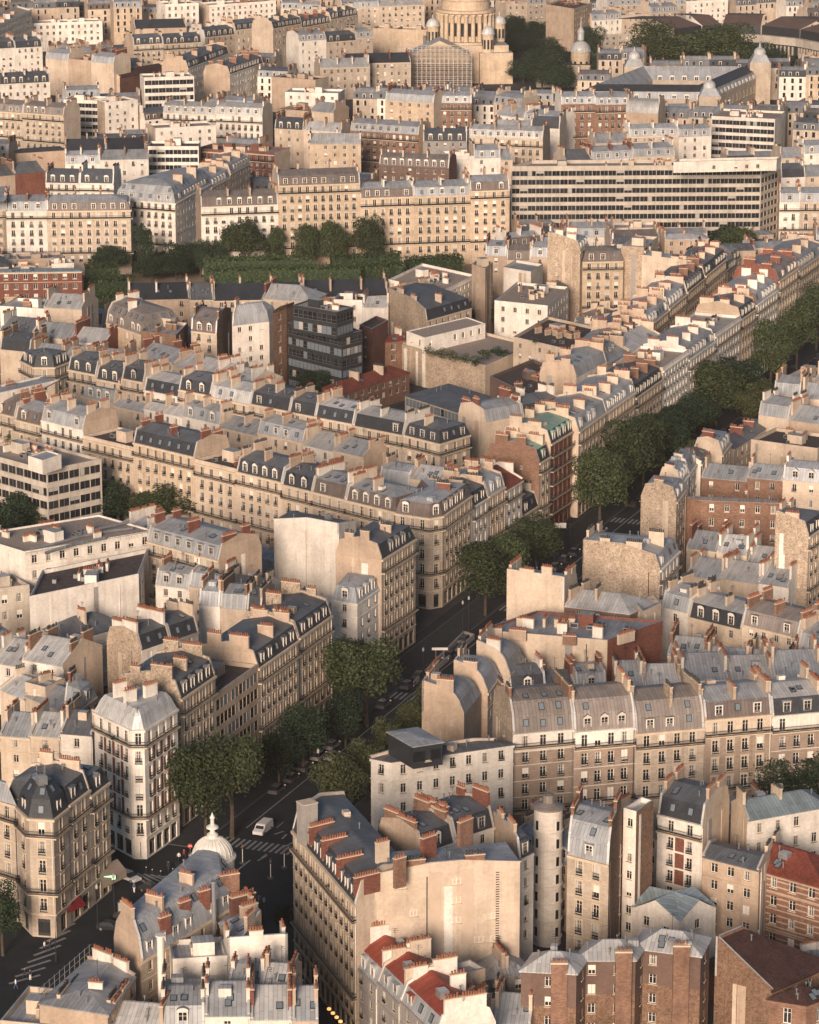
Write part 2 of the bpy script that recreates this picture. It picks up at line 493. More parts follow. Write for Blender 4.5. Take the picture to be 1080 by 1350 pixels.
def dormer_mesh(kind, cheek, white_frame):
    mb = MB(); w, h, D = .68, 1.75, 1.5
    fr = 'white_paint' if white_frame else 'grey_shutter'  # frame paint
    for s in (-1, 1):
        x = s * w
        q = [(x, 0, 0), (x, D, 0), (x, D, h), (x, 0, h)]
        mb.poly(q if s > 0 else q[::-1], cheek)
    strip(mb, -w + .14, w - .14, .12, h - .16, .1, 'glass')
    slab(mb, -w - .04, -w + .14, 0, h, -.04, .1, fr); slab(mb, w - .14, w + .04, 0, h, -.04, .1, fr)
    slab(mb, -w + .14, w - .14, h - .16, h, -.04, .1, fr); slab(mb, -w + .14, w - .14, 0, .12, -.06, .1, fr)
    strip(mb, -.045, .045, .12, h - .16, .07, fr)
    strip(mb, -w + .14, w - .14, h * .62, h * .62 + .05, .075, fr)
    if kind == 'arch':
        n = 8
        arc = [(-(w + .14) * math.cos(math.pi * i / n), h + .42 * math.sin(math.pi * i / n)) for i in range(n + 1)]
        mb.poly([(x, -.08, z) for x, z in arc], fr)
        for (x0, z0), (x1, z1) in zip(arc, arc[1:]):
            mb.poly([(x0, -.08, z0), (x1, -.08, z1), (x1, D, z1), (x0, D, z0)][::-1], cheek)
    elif kind == 'gable':
        for s in (-1, 1):
            q = [(0, -.15, h + .5), (s * (w + .18), -.15, h - .02), (s * (w + .18), D, h - .02), (0, D, h + .5)]
            mb.poly(q if s < 0 else q[::-1], cheek)
        mb.poly([(-w - .1, -.02, h), (w + .1, -.02, h), (0, -.02, h + .46)], fr)
    else:
        slab(mb, -w - .14, w + .14, h, h + .09, -.16, D + .1, cheek)
    return mb.mesh('dormer')
DORM = {}
def dorm(kind, cheek, white_frame):
    k = (kind, cheek, white_frame)
    if k not in DORM: DORM[k] = dormer_mesh(*k)
    return DORM[k]
def skylight_mesh():
    mb = MB(); mb.box((0, 0, 0), (.95, 1.25, .14), 'dark_metal')
    mb.poly([(-.38, -.53, .147), (.38, -.53, .147), (.38, .53, .147), (-.38, .53, .147)], 'sky_glass')
    return mb.mesh('skylight')
SKYL = skylight_mesh()
def pot_mesh(mat):
    mb = MB(); mb.lathe((0, 0, 0), [(.15, 0), (.125, .12), (.115, .42), (.15, .46), (.14, .54), (.09, .54)], mat, 7)
    mb.poly([(.09 * math.cos(i * 2 * math.pi / 7), .09 * math.sin(i * 2 * math.pi / 7), .52) for i in range(7)], 'iron')
    return mb.mesh('chimney_pot')
POT = {'terracotta': pot_mesh('terracotta'), 'black_pot': pot_mesh('black_pot')}
def vent_mesh():
    mb = MB(); mb.cyl((0, 0, 0), .1, .1, .9, 'metal_grey', 7); mb.lathe((0, 0, .95), [(.2, 0), (.2, .06), (.0, .2)], 'metal_grey', 7)
    mb.cyl((0, 0, .88), .03, .03, .1, 'metal_grey', 4, False)
    return mb.mesh('vent_pipe')
VENT = vent_mesh()
def aerial_mesh():
    mb = MB(); mb.cyl((0, 0, 0), .03, .03, 2.6, 'dark_metal', 4)
    for z, l in ((2.5, .9), (2.2, 1.1), (1.9, .7)): mb.box((0, 0, z), (l, .04, .04), 'dark_metal')
    mb.box((0, 0, 2.3), (.04, 1.0, .04), 'dark_metal')
    return mb.mesh('aerial')
AERIAL = aerial_mesh()
def unit_mesh():
    mb = MB(); mb.box((0, 0, 0), (1.5, 1.0, .95), 'metal_grey'); mb.cyl((0, 0, .955), .36, .36, .12, 'dark_metal', 10)
    mb.box((0, -.505, .15), (1.2, .012, .6), 'dark_metal')
    return mb.mesh('air_conditioning_unit')
ACU = unit_mesh()

# ------------------------------------------------------------------ plan geometry
def inset(P, ds):
    """convex outline P (counter-clockwise) with edge i moved inwards by ds[i]; None if it collapses"""
    n = len(P); L = []
    for i in range(n):
        a, b = P[i], P[(i + 1) % n]
        e = (b - a).normalized(); nn = Vector((-e.y, e.x))
        L.append((a + nn * ds[i], e))
    out = []
    for i in range(n):
        p, e = L[i - 1]; q, g = L[i]
        cr = e.x * g.y - e.y * g.x
        if abs(cr) < 1e-4: out.append(q.copy()); continue
        t = ((q.x - p.x) * g.y - (q.y - p.y) * g.x) / cr
        out.append(p + e * t)
    for i in range(n):
        if (out[(i + 1) % n] - out[i]).dot(L[i][1]) < .05: return None
        if (out[i] - P[i]).length > 6 * max(abs(d) for d in ds) + .01: return None
    return out
def inset_max(P, ds, keep=0.97):
    k = 1.0
    lo, hi = 0.0, 1.0
    if inset(P, ds) is not None: return inset(P, ds), 1.0
    for _ in range(18):
        mid = (lo + hi) / 2
        if inset(P, [d * mid for d in ds]) is None: hi = mid
        else: lo = mid
    lo *= keep
    return inset(P, [d * lo for d in ds]), lo
def area(P): return sum(P[i].x * P[(i + 1) % len(P)].y - P[(i + 1) % len(P)].x * P[i].y for i in range(len(P))) / 2

ROOFS = {  # code: (steep part, upper part)
    'M': ('slate', 'zinc'), 'Mz': ('zinc', 'zinc'), 'Ml': ('slate', 'light_zinc'), 'Mw': ('warm_zinc', 'warm_zinc'), 'Md': ('slate', 'dark_zinc'),
    'Mb': ('brown_roof', 'warm_zinc'), 'Mlz': ('light_zinc', 'light_zinc'), 'Mg': ('slate', 'copper'), 'Mr': ('slate', 'red_tile'), 'Mbz': ('brown_roof', 'zinc'),
    'Mrm': ('zinc', 'red_metal'), 'T': ('slate', 'zinc'), 'Tz': ('zinc', 'zinc'), 'Tw': ('warm_zinc', 'warm_zinc'), 'C': ('dark_zinc', 'zinc'), 'Cz': ('zinc', 'zinc'), 'Cl': ('light_zinc', 'light_zinc'), 'Cd': ('slate', 'slate'),
    'G': ('zinc', 'zinc'), 'Gl': ('light_zinc', 'light_zinc'), 'Gd': ('dark_zinc', 'dark_zinc'), 'Gw': ('warm_zinc', 'warm_zinc'), 'Gr': ('red_tile', 'red_tile'), 'Gm': ('red_metal', 'red_metal'),
    'Gs': ('slate', 'slate'), 'Gb': ('blue_zinc', 'blue_zinc'), 'Gt': ('brown_tile', 'brown_tile'), 'Gg': ('copper', 'copper'),
    'F': ('gravel', 'gravel'), 'Fd': ('dark_felt', 'dark_felt'), 'Fz': ('zinc', 'zinc'), 'Fw': ('gravel', 'gravel')}
RWORD = {'M': 'dark slate mansard', 'Mz': 'grey zinc mansard', 'Ml': 'two-tone mansard', 'Mw': 'brownish zinc mansard', 'Md': 'black slate mansard', 'Mb': 'brown mansard',
         'Mlz': 'pale zinc mansard', 'Mg': 'green copper roof', 'Mr': 'red tile roof', 'Mbz': 'brown mansard', 'Mrm': 'red metal roof over grey dormers', 'T': 'tall slate mansard', 'Tz': 'tall zinc mansard', 'Tw': 'tall brownish mansard',
         'C': 'curved dark zinc roof', 'Cz': 'curved zinc roof', 'Cl': 'curved pale roof', 'Cd': 'domed slate roof', 'G': 'sloping zinc roof', 'Gl': 'pale zinc roof', 'Gd': 'dark zinc roof',
         'Gw': 'brownish zinc roof', 'Gr': 'red tiled roof', 'Gm': 'red metal roof', 'Gs': 'slate roof', 'Gb': 'bluish zinc roof', 'Gt': 'brown tiled roof', 'Gg': 'green roof',
         'F': 'flat gravel roof', 'Fd': 'flat dark roof', 'Fz': 'flat zinc roof', 'Fw': 'flat roof'}
WALLS = {'L': 'limestone', 'C': 'cream_render', 'W': 'white_render', 'B': 'beige_render', 'K': 'red_brick', 'k': 'dark_brick', 'T': 'tan_brick', 'R': 'rubble_stone', 'r': 'brown_rubble',
         'G': 'grey_render', 'O': 'concrete', 'N': 'brown_slate', 'Y': 'yellow_stone', 'D': 'dark_metal', 'S': 'striped_brick'}
WWORD = {'L': 'pale stone', 'C': 'cream', 'W': 'white', 'B': 'beige', 'K': 'red brick', 'k': 'dark brick', 'T': 'tan brick', 'R': 'rubble stone', 'r': 'brown rubble', 'G': 'grey', 'O': 'concrete',
         'N': 'brown clad', 'Y': 'golden stone', 'D': 'dark', 'S': 'striped brick'}
PROT = []; prot_default = .5
FOOTS = []          # every footprint already taken: (centre, radius, outline)

def building(label, foot, h, wall='L', edges='fpcp', roof='M', party='C', name='apartment_building', cat='building', group=None,
             lod=None, bal='top2', style=None, shut=False, panels=False, chim=True, ground=4.0, fh=3.05, dormers=True, skyl=0.0,
             pitch=None, clutter=True, spine=True, z0=0.0, top_h=None, steep_h=2.8, cut=None, parapet=.9, prot=.5, lower=None):
    P = [Vector((p[0], p[1])) for p in foot]
    n = len(P)
    edges = (edges + 'n' * n)[:n]
    P = inset(P, [0.015 if e in 'pn' else 0.0 for e in edges]) or P
    cen = sum(P, Vector((0, 0))) / n
    FOOTS.append((cen, max((p - cen).length for p in P), P)); PROT.append((P, z0 + h, cen.length, prot))
    dist = cen.length
    if lod is None: lod = 0 if dist < 700 else (1 if dist < 1000 else 2)
    root = thing(name, label, cat, (cen.x, cen.y, 0), group)
    rl = root.location.copy()
    W = WALLS[wall]; PM = WALLS[party]
    r = rng
    E = []
    for i in range(n):
        a, b = P[i], P[(i + 1) % n]
        L = (b - a).length; e = (b - a) / L; nn = Vector((e.y, -e.x)); mid = (a + b) / 2
        vis = (-mid).dot(nn) / mid.length > -0.12
        E.append((a, b, L, e, nn, edges[i], vis))
    def M_at(e, nn, p, z, sx=1, sz=1, sy=1):
        return Matrix(((e.x * sx, -nn.x * sy, 0, p.x - rl.x), (e.y * sx, -nn.y * sy, 0, p.y - rl.y), (0, 0, sz, z), (0, 0, 0, 1)))
    wb = MB(); wins = []
    nfl = max(1, round((h - z0 - ground) / fh)); fhh = (h - z0 - ground) / nfl
    base_k = 0 if lod == 0 else max(0, 0)
    surround = wall in 'LYC' and style is None
    winst = style
    for (a, b, L, e, nn, t, vis) in E:
        def pt(u, z, out=0.0): return (a.x + e.x * u + nn.x * out, a.y + e.y * u + nn.y * out, z)
        def wq(u0, u1, za, zb, mat):
            if u1 - u0 < 1e-3 or zb - za < 1e-3: return
            if lower and (za + zb) / 2 < lower[1]: mat = lower[0]
            wb.poly([pt(u0, za), pt(u1, za), pt(u1, zb), pt(u0, zb)], mat, [(u0, za), (u1, za), (u1, zb), (u0, zb)])
        if t in 'pn' or not vis or L < 1.6:
            wq(0, L, z0, h, PM if t == 'p' else W)
            if t == 'p' and vis and lod < 2 and L > 5 and h > 8:
                for _q in range(r.choice([1, 2, 2, 3])):
                    w_ = r.uniform(.5, 1.5); u = r.uniform(.6, L - 1.2 - w_); zt_ = h - r.choice([.02, .02, r.uniform(1, 5)]); mt_ = r.choice([PM, PM, 'grey_render', 'beige_render', 'cream_render', 'white_render'])
                    o_ = r.uniform(.03, .09) + _q * .012
                    wb.poly([pt(u, z0, o_), pt(u + w_, z0, o_), pt(u + w_, zt_, o_), pt(u, zt_, o_)], mt_, [(u + 3, 0), (u + 3 + w_, 0), (u + 3 + w_, zt_), (u + 3, zt_)])
                    for uu_ in (u, u + w_): wb.poly([pt(uu_, z0), pt(uu_, z0, o_), pt(uu_, zt_, o_), pt(uu_, zt_)], mt_)
                    wb.poly([pt(u, zt_, o_), pt(u + w_, zt_, o_), pt(u + w_, zt_), pt(u, zt_)], mt_)
            if t == 'p' and vis and lod < 2 and L > 6 and r.random() < .45:        # a few small lights in a blind wall
                u = r.uniform(1.5, L - 1.5)
                for k in range(1, nfl + 1):
                    if r.random() < .8: wins.append((win(False, False, 'dark', False, 1), M_at(e, nn, a + e * u + nn * .2, z0 + ground + (k - 1) * fhh + .9, .55, .42), 'window'))
            continue
        if t == 'o': sp, ww, wh, sill = 2.6, 1.86, fhh * .60, fhh * .25
        elif t == 'g': sp, ww, wh, sill = 1.5, 1.44, fhh * .66, fhh * .20
        elif t == 'm': sp, ww, wh, sill = 2.9, 1.25, fhh * .55, fhh * .26
        elif t == 'c': sp, ww, wh, sill = 2.9, 1.0, fhh * .52, fhh * .27
        elif t == 'h': sp, ww, wh, sill = 3.3, 1.1, fhh * .5, fhh * .3
        else: sp, ww, wh, sill = (2.35 if lod == 0 else 2.5), 1.12, fhh * .70, fhh * .10
        mg = .25 if t in 'og' else .7
        nb = max(1, int((L - 2 * mg) / sp)); spc = (L - 2 * mg) / nb
        us = [mg + spc * (k + .5) for k in range(nb)]
        if t == 'o': ww = spc - .05
        if t == 'g': ww = spc - .06
        zc = z0
        rows = []
        if ground > 0 and t in 'fF' and lod < 2: rows.append((z0 + .25, z0 + ground - .9, min(spc - .5, 2.0), 'shop'))
        elif ground > 0 and t in 'chmo' and lod < 1: rows.append((z0 + 1.0, z0 + 1.0 + wh, ww, 'w'))
        for k in range(nfl):
            zb = z0 + ground + k * fhh + sill
            rows.append((zb, zb + wh, ww, k))
        for (zb, zt, w_, kind) in rows:
            wq(0, L, zc, zb, W); u_prev = 0.0
            for u in us:
                if t in 'ch' and r.random() < .10: continue
                wq(u_prev, u - w_ / 2, zb, zt, W); u_prev = u + w_ / 2
                dp = .22
                for q in ([(u - w_ / 2, zb), (u - w_ / 2, zt)], [(u + w_ / 2, zt), (u + w_ / 2, zb)], [(u - w_ / 2, zt), (u + w_ / 2, zt)], [(u + w_ / 2, zb), (u - w_ / 2, zb)]):
                    (ua, za), (ub, zb_) = q
                    wb.poly([pt(ua, za), pt(ua, za, -dp), pt(ub, zb_, -dp), pt(ub, zb_)][::-1], W, [(ua, za), (ua + .2, za), (ub + .2, zb_), (ub, zb_)])
                mm = None
                if kind == 'shop': mm = SHOP; nm = 'shopfront'
                else:
                    nm = 'window'
                    x = r.random()
                    stt = 'dark' if x < .62 else 'curtain' if x < .80 else 'blind' if x < .91 else 'closed'
                    if t in 'og':
                        stt = 'dark' if x < .88 else 'curtain' if x < .93 else 'blind' if x < .98 else 'closed'
                        mm = OFF[stt] if t == 'o' else GLZ[0 if x < (.85 if isinstance(kind, int) and kind % 2 else .12) else 2 if x < .93 else 3]
                    else:
                        cont = bal != 'none' and kind != 'w' and ((kind == nfl - 1 and 'top' in bal) or (kind == 1 and '2' in bal) or bal == 'all')
                        guard = (t in 'fF' and not cont and kind != 'w') or (t == 'c' and r.random() < .3)
                        mm = win(surround and t in 'fF', guard, stt, shut and t in 'cfh', lod)
                wins.append((mm, M_at(e, nn, a + e * u, zb, w_ / WW, (zt - zb) / WH), nm))
            wq(u_prev, L, zb, zt, W)
            zc = zt
        wq(0, L, zc, h, W)
        if panels:
            for k in range(nb - 1):
                um = (us[k] + us[k + 1]) / 2; hw = max(.2, (spc - ww) / 2 - .35)
                for kk in range(1, nfl - 1):
                    za = z0 + ground + kk * fhh + .12
                    wb.poly([pt(um - hw, za, .02), pt(um + hw, za, .02), pt(um + hw, za + fhh - .3, .02), pt(um - hw, za + fhh - .3, .02)], 'red_brick', [(0, 0), (2 * hw, 0), (2 * hw, fhh), (0, fhh)])
    # cornice and string courses
    fe = [1.0 if (x[5] in 'fFcm' and x[6]) else 0.0 for x in E]
    def band(z_a, z_b, out, mat):
        Q = inset(P, [-out * k for k in fe])
        if Q is None: return
        for i in range(n):
            if not fe[i]: continue
            j = (i + 1) % n
            p0, p1, q0, q1 = P[i], P[j], Q[i], Q[j]
            wb.poly([(q0.x, q0.y, z_a), (q1.x, q1.y, z_a), (q1.x, q1.y, z_b), (q0.x, q0.y, z_b)], mat)
            wb.poly([(q0.x, q0.y, z_b), (q1.x, q1.y, z_b), (p1.x, p1.y, z_b), (p0.x, p0.y, z_b)], mat)
            wb.poly([(p0.x, p0.y, z_a), (p1.x, p1.y, z_a), (q1.x, q1.y, z_a), (q0.x, q0.y, z_a)], mat)
            for (u, v) in ((p0, q0), (q1, p1)):
                if (u - v).length > .02: wb.poly([(u.x, u.y, z_a), (v.x, v.y, z_a), (v.x, v.y, z_b), (u.x, u.y, z_b)], mat)
    if any(fe) and style is None:
        tm = 'trim_stone' if wall in 'LYCK' else W
        band(h - .42, h - .02, .38 if 'f' in edges or 'F' in edges else .2, tm)
        if lod < 2:
            if nfl > 2:
                band(z0 + ground - .2, z0 + ground, .16, tm); band(z0 + ground + (nfl - 1) * fhh - .14, z0 + ground + (nfl - 1) * fhh - .003, .13, tm)
            if wall in 'LWY' and lod == 0:
                for k in range(1, nfl - 1): band(z0 + ground + k * fhh - .1, z0 + ground + k * fhh - .003, .07, tm)
    if lod == 0:
        for (a, b, L, e, nn, t, vis) in E:
            if vis and t in 'fcp' and L > 3 and r.random() < .6:
                p = a + e * (L - .25 if t != 'p' else L * r.uniform(.1, .9)) + nn * .09; q = MB(); q.cyl((p.x, p.y, z0), .075, .075, h - z0 - .5, r.choice(['dark_metal', 'metal_grey', 'white_paint', W]), 6); q.build('drainpipe', root)
    # windows: objects of their own; past a hundred the farthest become one part
    wins_sorted = sorted(wins, key=lambda q: (q[1].translation.xy + Vector((rl.x, rl.y))).length - 2 * q[1].translation.z * 0)
    for me, Mx, nm in wins_sorted[:100]: inst(nm, me, root, Mx)
    if len(wins_sorted) > 100:
        mg_ = MB()
        for me, Mx, nm in wins_sorted[100:]:
            vs = [Mx @ v.co for v in me.vertices]
            for p in me.polygons: mg_.poly([vs[i] for i in p.vertices], me.materials[p.material_index].name)
        o = mg_.build('window', root, (0, 0, 0)); o['kind'] = 'stuff'
    wb.build('wall', root)
    # balconies
    ff = [1.0 if (x[5] in 'fF' and x[6] and x[2] > 2) else 0.0 for x in E]
    if any(ff) and bal != 'none' and style is None and nfl >= 3:
        fl = []
        if 'top' in bal: fl.append(nfl - 1)
        if '2' in bal and nfl > 3: fl.append(1)
        if bal == 'all': fl = list(range(nfl))
        for k in fl:
            zf = z0 + ground + k * fhh + fhh * .06
            Q = inset(P, [-.75 * x for x in ff])
            if Q is None: continue
            bb = MB(); rb = MB()
            for i in range(n):
                if not ff[i]: continue
                p0, p1, q0, q1 = P[i], P[(i + 1) % n], Q[i], Q[(i + 1) % n]
                e = E[i][3]
                if not ff[i - 1]: p0 = p0 + e * .06; q0 = q0 + e * .06
                if not ff[(i + 1) % n]: p1 = p1 - e * .06; q1 = q1 - e * .06
                z1, z2 = zf - .2, zf
                bb.poly([(q0.x, q0.y, z1), (q1.x, q1.y, z1), (q1.x, q1.y, z2), (q0.x, q0.y, z2)], 'trim_stone')
                bb.poly([(q0.x, q0.y, z2), (q1.x, q1.y, z2), (p1.x, p1.y, z2), (p0.x, p0.y, z2)], 'trim_stone')
                bb.poly([(p0.x, p0.y, z1), (p1.x, p1.y, z1), (q1.x, q1.y, z1), (q0.x, q0.y, z1)], 'trim_stone')
                segs = [(q0, q1)]
                if not ff[i - 1]: segs.append((p0, q0)); bb.poly([(p0.x, p0.y, z1), (q0.x, q0.y, z1), (q0.x, q0.y, z2), (p0.x, p0.y, z2)], 'trim_stone')
                if not ff[(i + 1) % n]: segs.append((q1, p1)); bb.poly([(q1.x, q1.y, z1), (p1.x, p1.y, z1), (p1.x, p1.y, z2), (q1.x, q1.y, z2)], 'trim_stone')
                for (s0, s1) in segs:
                    d = s1 - s0; l = d.length; d = d / l
                    def rq(u0, u1, a0, a1):
                        A_, B_ = s0 + d * u0, s0 + d * u1
                        rb.poly([(A_.x, A_.y, a0), (B_.x, B_.y, a0), (B_.x, B_.y, a1), (A_.x, A_.y, a1)], 'iron')
                    rq(0, l, z2 + .93, z2 + 1.02)
                    if lod == 2: rq(0, l, z2 + .1, z2 + .6)
                    else:
                        rq(0, l, z2 + .03, z2 + .1); rq(0, l, z2 + .34, z2 + .56)
                        st_, t_ = (.17, .035) if lod == 0 else (.36, .09)
                        u = 0.0
                        while u < l - t_:
                            rq(u, u + t_, z2 + .1, z2 + .93); u += st_
            bo = bb.build('balcony', root)
            rb.build('railing', bo, tuple(root.location))
    # roof -----------------------------------------------------------------
    code = roof; lowm, upm = ROOFS[code]
    slope_e = [0.0 if x[5] == 'p' else 1.0 for x in E]
    rb = MB(); levels = [(h, P)]
    kind = code[0]
    if not any(slope_e): kind = 'F' if kind != 'F' else kind
    def lv(z, d):
        q, k = inset_max(P, [d * s for s in slope_e])
        return q, k
    if kind in 'MTC':
        if kind == 'M': prof = [(steep_h, .95)]
        elif kind == 'T': prof = [(2.9, .7), (5.0, 2.1)]
        else: prof = [(4.6 * math.sin(R(t)), .35 + 4.4 * (1 - math.cos(R(t)))) for t in (14, 28, 42, 56, 68)]
        last = 0.0
        for dz, d in prof:
            q, k = lv(h + dz, d)
            if k < 1: break
            levels.append((h + dz, q)); last = d
        q, k = lv(0, 60.0); run = 60.0 * k
        q2, k2 = lv(0, min(run, last + 7.0) - .02)
        if q2 is not None and min(run, last + 7) > last + .3:
            d = min(run, last + 7.0)
            levels.append((levels[-1][0] + (top_h if top_h is not None else (pitch or .24) * (d - last)), q2))
    elif kind in 'GH':
        hip = False
        ov = .28
        Q0 = inset(P, [-ov * s * (1 if lod < 2 else 1) for s in slope_e]) or P
        levels = [(h, Q0), (h + .16, Q0)]
        q, k = lv(0, 60.0); run = 60.0 * k
        d = min(run, 12.0)
        q2, k2 = lv(0, d - .02)
        levels.append((h + .16 + (pitch or .5) * d, q2))
    if kind == 'F':
        ph = parapet
        Q = inset(P, [.3] * n) or P
        for i in range(n):
            j = (i + 1) % n; p0, p1, q0, q1 = P[i], P[j], Q[i], Q[j]
            L = (p1 - p0).length
            rb.poly([(p0.x, p0.y, h), (p1.x, p1.y, h), (p1.x, p1.y, h + ph), (p0.x, p0.y, h + ph)], PM if edges[i] == 'p' else W, [(0, h), (L, h), (L, h + ph), (0, h + ph)])
            rb.poly([(p0.x, p0.y, h + ph), (p1.x, p1.y, h + ph), (q1.x, q1.y, h + ph), (q0.x, q0.y, h + ph)], 'zinc')
            rb.poly([(q1.x, q1.y, h + .1), (q0.x, q0.y, h + .1), (q0.x, q0.y, h + ph), (q1.x, q1.y, h + ph)], W)
        rb.poly([(p.x, p.y, h + .1) for p in Q], upm)
        zr = h + .1
    else:
        for li in range(len(levels) - 1):
            (za, A), (zb, B) = levels[li], levels[li + 1]
            mat = lowm if (li < len(levels) - 2 or kind in 'GH') else upm
            for i in range(n):
                j = (i + 1) % n
                if edges[i] == 'p': continue
                a0, a1, b0, b1 = A[i], A[j], B[i], B[j]
                e = E[i][3]
                def U(p, base): return (p - a0).dot(e)
                v0 = sum(math.hypot(levels[k + 1][0] - levels[k][0], 1.0) for k in range(li))
                sl_ = math.hypot(zb - za, ((b0 + b1) / 2 - (a0 + a1) / 2).dot(E[i][4]))
                m_ = (PM if slope_e[i] == 0 else mat)
                rb.poly([(a0.x, a0.y, za), (a1.x, a1.y, za), (b1.x, b1.y, zb), (b0.x, b0.y, zb)], m_, [(0, v0), (U(a1, 0), v0), (U(b1, 0), v0 + sl_), (U(b0, 0), v0 + sl_)])
        zt, T = levels[-1]
        rb.poly([(p.x, p.y, zt) for p in T], upm)
        zr = zt
    rb.build('roof', root)
    ztop = zr
    # party walls standing above the roof, with their chimneys
    pot = 'terracotta' if r.random() < .8 else 'black_pot'
    cm = PM if r.random() < .6 else r.choice(['beige_render', 'cream_render', 'cream_render', 'tan_brick', 'red_brick', 'white_render', 'white_render'])
    def prof_z(i, s):
        pts = [(0.0, h)]
        a, e = E[i][0], E[i][3]
        for z, Q in levels: pts.append(((Q[i] - a).dot(e), z))
        right = [((Q[(i + 1) % n] - a).dot(e), z) for z, Q in levels][::-1]
        pts += right
        pts.sort(key=lambda q: q[0])
        for (s0, z_0), (s1, z_1) in zip(pts, pts[1:]):
            if s0 <= s <= s1 and s1 > s0: return z_0 + (z_1 - z_0) * (s - s0) / (s1 - s0)
        return h
    def chimney(c, ang, ln, zb, zt, mat, th=.5):
        cb = MB()
        cb.box((c.x, c.y, zb), (ln, th, zt - zb), mat, ang)
        cb.box((c.x, c.y, zt), (ln + .14, th + .14, .14), 'trim_stone', ang, True)
        npots = max(2, int(ln / .38))
        pp = []
        for k in range(npots):
            if r.random() < .1: continue
            u = (k + .5) / npots * ln - ln / 2
            pp.append((c.x + math.cos(ang) * u, c.y + math.sin(ang) * u, r.uniform(.85, 1.35)))
        if lod > 0:
            for x, y, s in pp: cb.cyl((x, y, zt + .14), .15, .13, .54 * s, pot, 5 if lod == 1 else 4)
        o = cb.build('chimney', root)
        if lod == 0:
            for x, y, s in pp: inst('chimney_pot', POT[pot], o, Matrix.Translation((x - rl.x, y - rl.y, zt + .14)) @ Matrix.Diagonal((1.1, 1.1, s, 1)))
    if kind != 'F':
        for i in range(n):
            if edges[i] != 'p': continue
            a, b, L, e, nn, t, vis = E[i]
            up = .45
            lo_ = [a, b]
            prof = [(Q[(i + 1) % n], z) for z, Q in levels[1:]] + [(Q[i], z) for z, Q in levels[1:][::-1]]
            outl = [(a, h)] + [(b, h)] + [(b, h + up)] + [(p, z + up) for p, z in prof] + [(a, h + up)]
            clean = []
            for p, z in outl:
                if not clean or (p - clean[-1][0]).length + abs(z - clean[-1][1]) > .03: clean.append((p, z))
            pw = MB(); th = .38; inn = -nn * th
            pw.poly([(p.x, p.y, z) for p, z in clean], PM, [((p - a).dot(e), z) for p, z in clean])
            pw.poly([(p.x + inn.x, p.y + inn.y, z) for p, z in clean][::-1], PM, [((p - a).dot(e), z) for p, z in clean][::-1])
            for (p, z), (q, w) in zip(clean[1:], clean[2:] + clean[:1]):
                pw.poly([(p.x, p.y, z), (p.x + inn.x, p.y + inn.y, z), (q.x + inn.x, q.y + inn.y, w), (q.x, q.y, w)], 'light_zinc' if z > h + .2 else PM)
            pw.build('party_wall', root)
            if chim and L > 4:
                nc = 1 if L < 9 else 2
                for k in range(nc):
                    ln = min(r.uniform(1.8, 4.2), L * .40)
                    s = L * ((.5 if nc == 1 else (.30, .68)[k]) + r.uniform(-.05, .05))
                    zt = max(prof_z(i, s - ln / 2), prof_z(i, s + ln / 2), prof_z(i, s)) + r.uniform(.7, 1.8)
                    c = a + e * s - nn * .27
                    chimney(c, math.atan2(e.y, e.x), ln, min(prof_z(i, s - ln / 2), prof_z(i, s + ln / 2)) + .2, zt, cm)
        # a stack on the spine wall of a wide house
        if chim and spine and kind in 'MTCG':
            i = max(range(n), key=lambda k: E[k][2] if E[k][5] in 'fFcm' else 0)
            a, b, L, e, nn, t, vis = E[i]
            if L > 12 and t in 'fFcm':
                for f_ in ([.5] if L < 22 else [.33, .67]):
                    q = a + e * (L * f_ + r.uniform(-1, 1)) - nn * r.uniform(2.6, 3.8)
                    chimney(q, math.atan2(nn.y, nn.x), r.uniform(2.0, 3.4), h + 1.2, ztop + r.uniform(.8, 1.5), cm)
    # dormers and roof lights on the steep part
    if kind in 'MT' and len(levels) > 2 and dormers:
        dk = r.choice(['flat', 'flat', 'arch', 'gable']); white_frame = r.random() < .7
        ck = upm if r.random() < .6 else lowm
        sky_only = r.random() < skyl
        for i in range(n):
            a, b, L, e, nn, t, vis = E[i]
            if t not in 'fFc' or not vis or L < 3: continue
            nb = max(1, int((L - 1.8) / 2.9)); spc = (L - 1.8) / nb
            d1 = (levels[1][1][i] - P[i]).dot(-nn); h1 = levels[1][0] - h
            slope = math.atan2(h1, d1)
            for k in range(nb):
                u = .9 + spc * (k + .5)
                x = r.random()
                if x < .08: continue
                if sky_only or x < .22:
                    zc = h1 * r.uniform(.45, .6); p = a + e * u - nn * (d1 * zc / h1 - .02)
                    Mx = M_at(e, nn, p, h + zc) @ Matrix.Rotation(slope, 4, 'X')
                    inst('skylight', SKYL, root, Mx)
                else:
                    inst('dormer', dorm(dk, ck, white_frame), root, M_at(e, nn, a + e * u - nn * .2, h + .3, 1, min(1.15, (h1 - .5) / 1.9)))
            if kind == 'T' and len(levels) > 3:
                d2 = (levels[2][1][i] - levels[1][1][i]).dot(-nn); h2 = levels[2][0] - levels[1][0]
                for k in range(nb):
                    if r.random() < .4: continue
                    u = .9 + spc * (k + .5)
                    p = a + e * u - nn * (d1 + d2 * .5)
                    inst('skylight', SKYL, root, M_at(e, nn, p, h + h1 + h2 * .5) @ Matrix.Rotation(math.atan2(h2, d2), 4, 'X'))
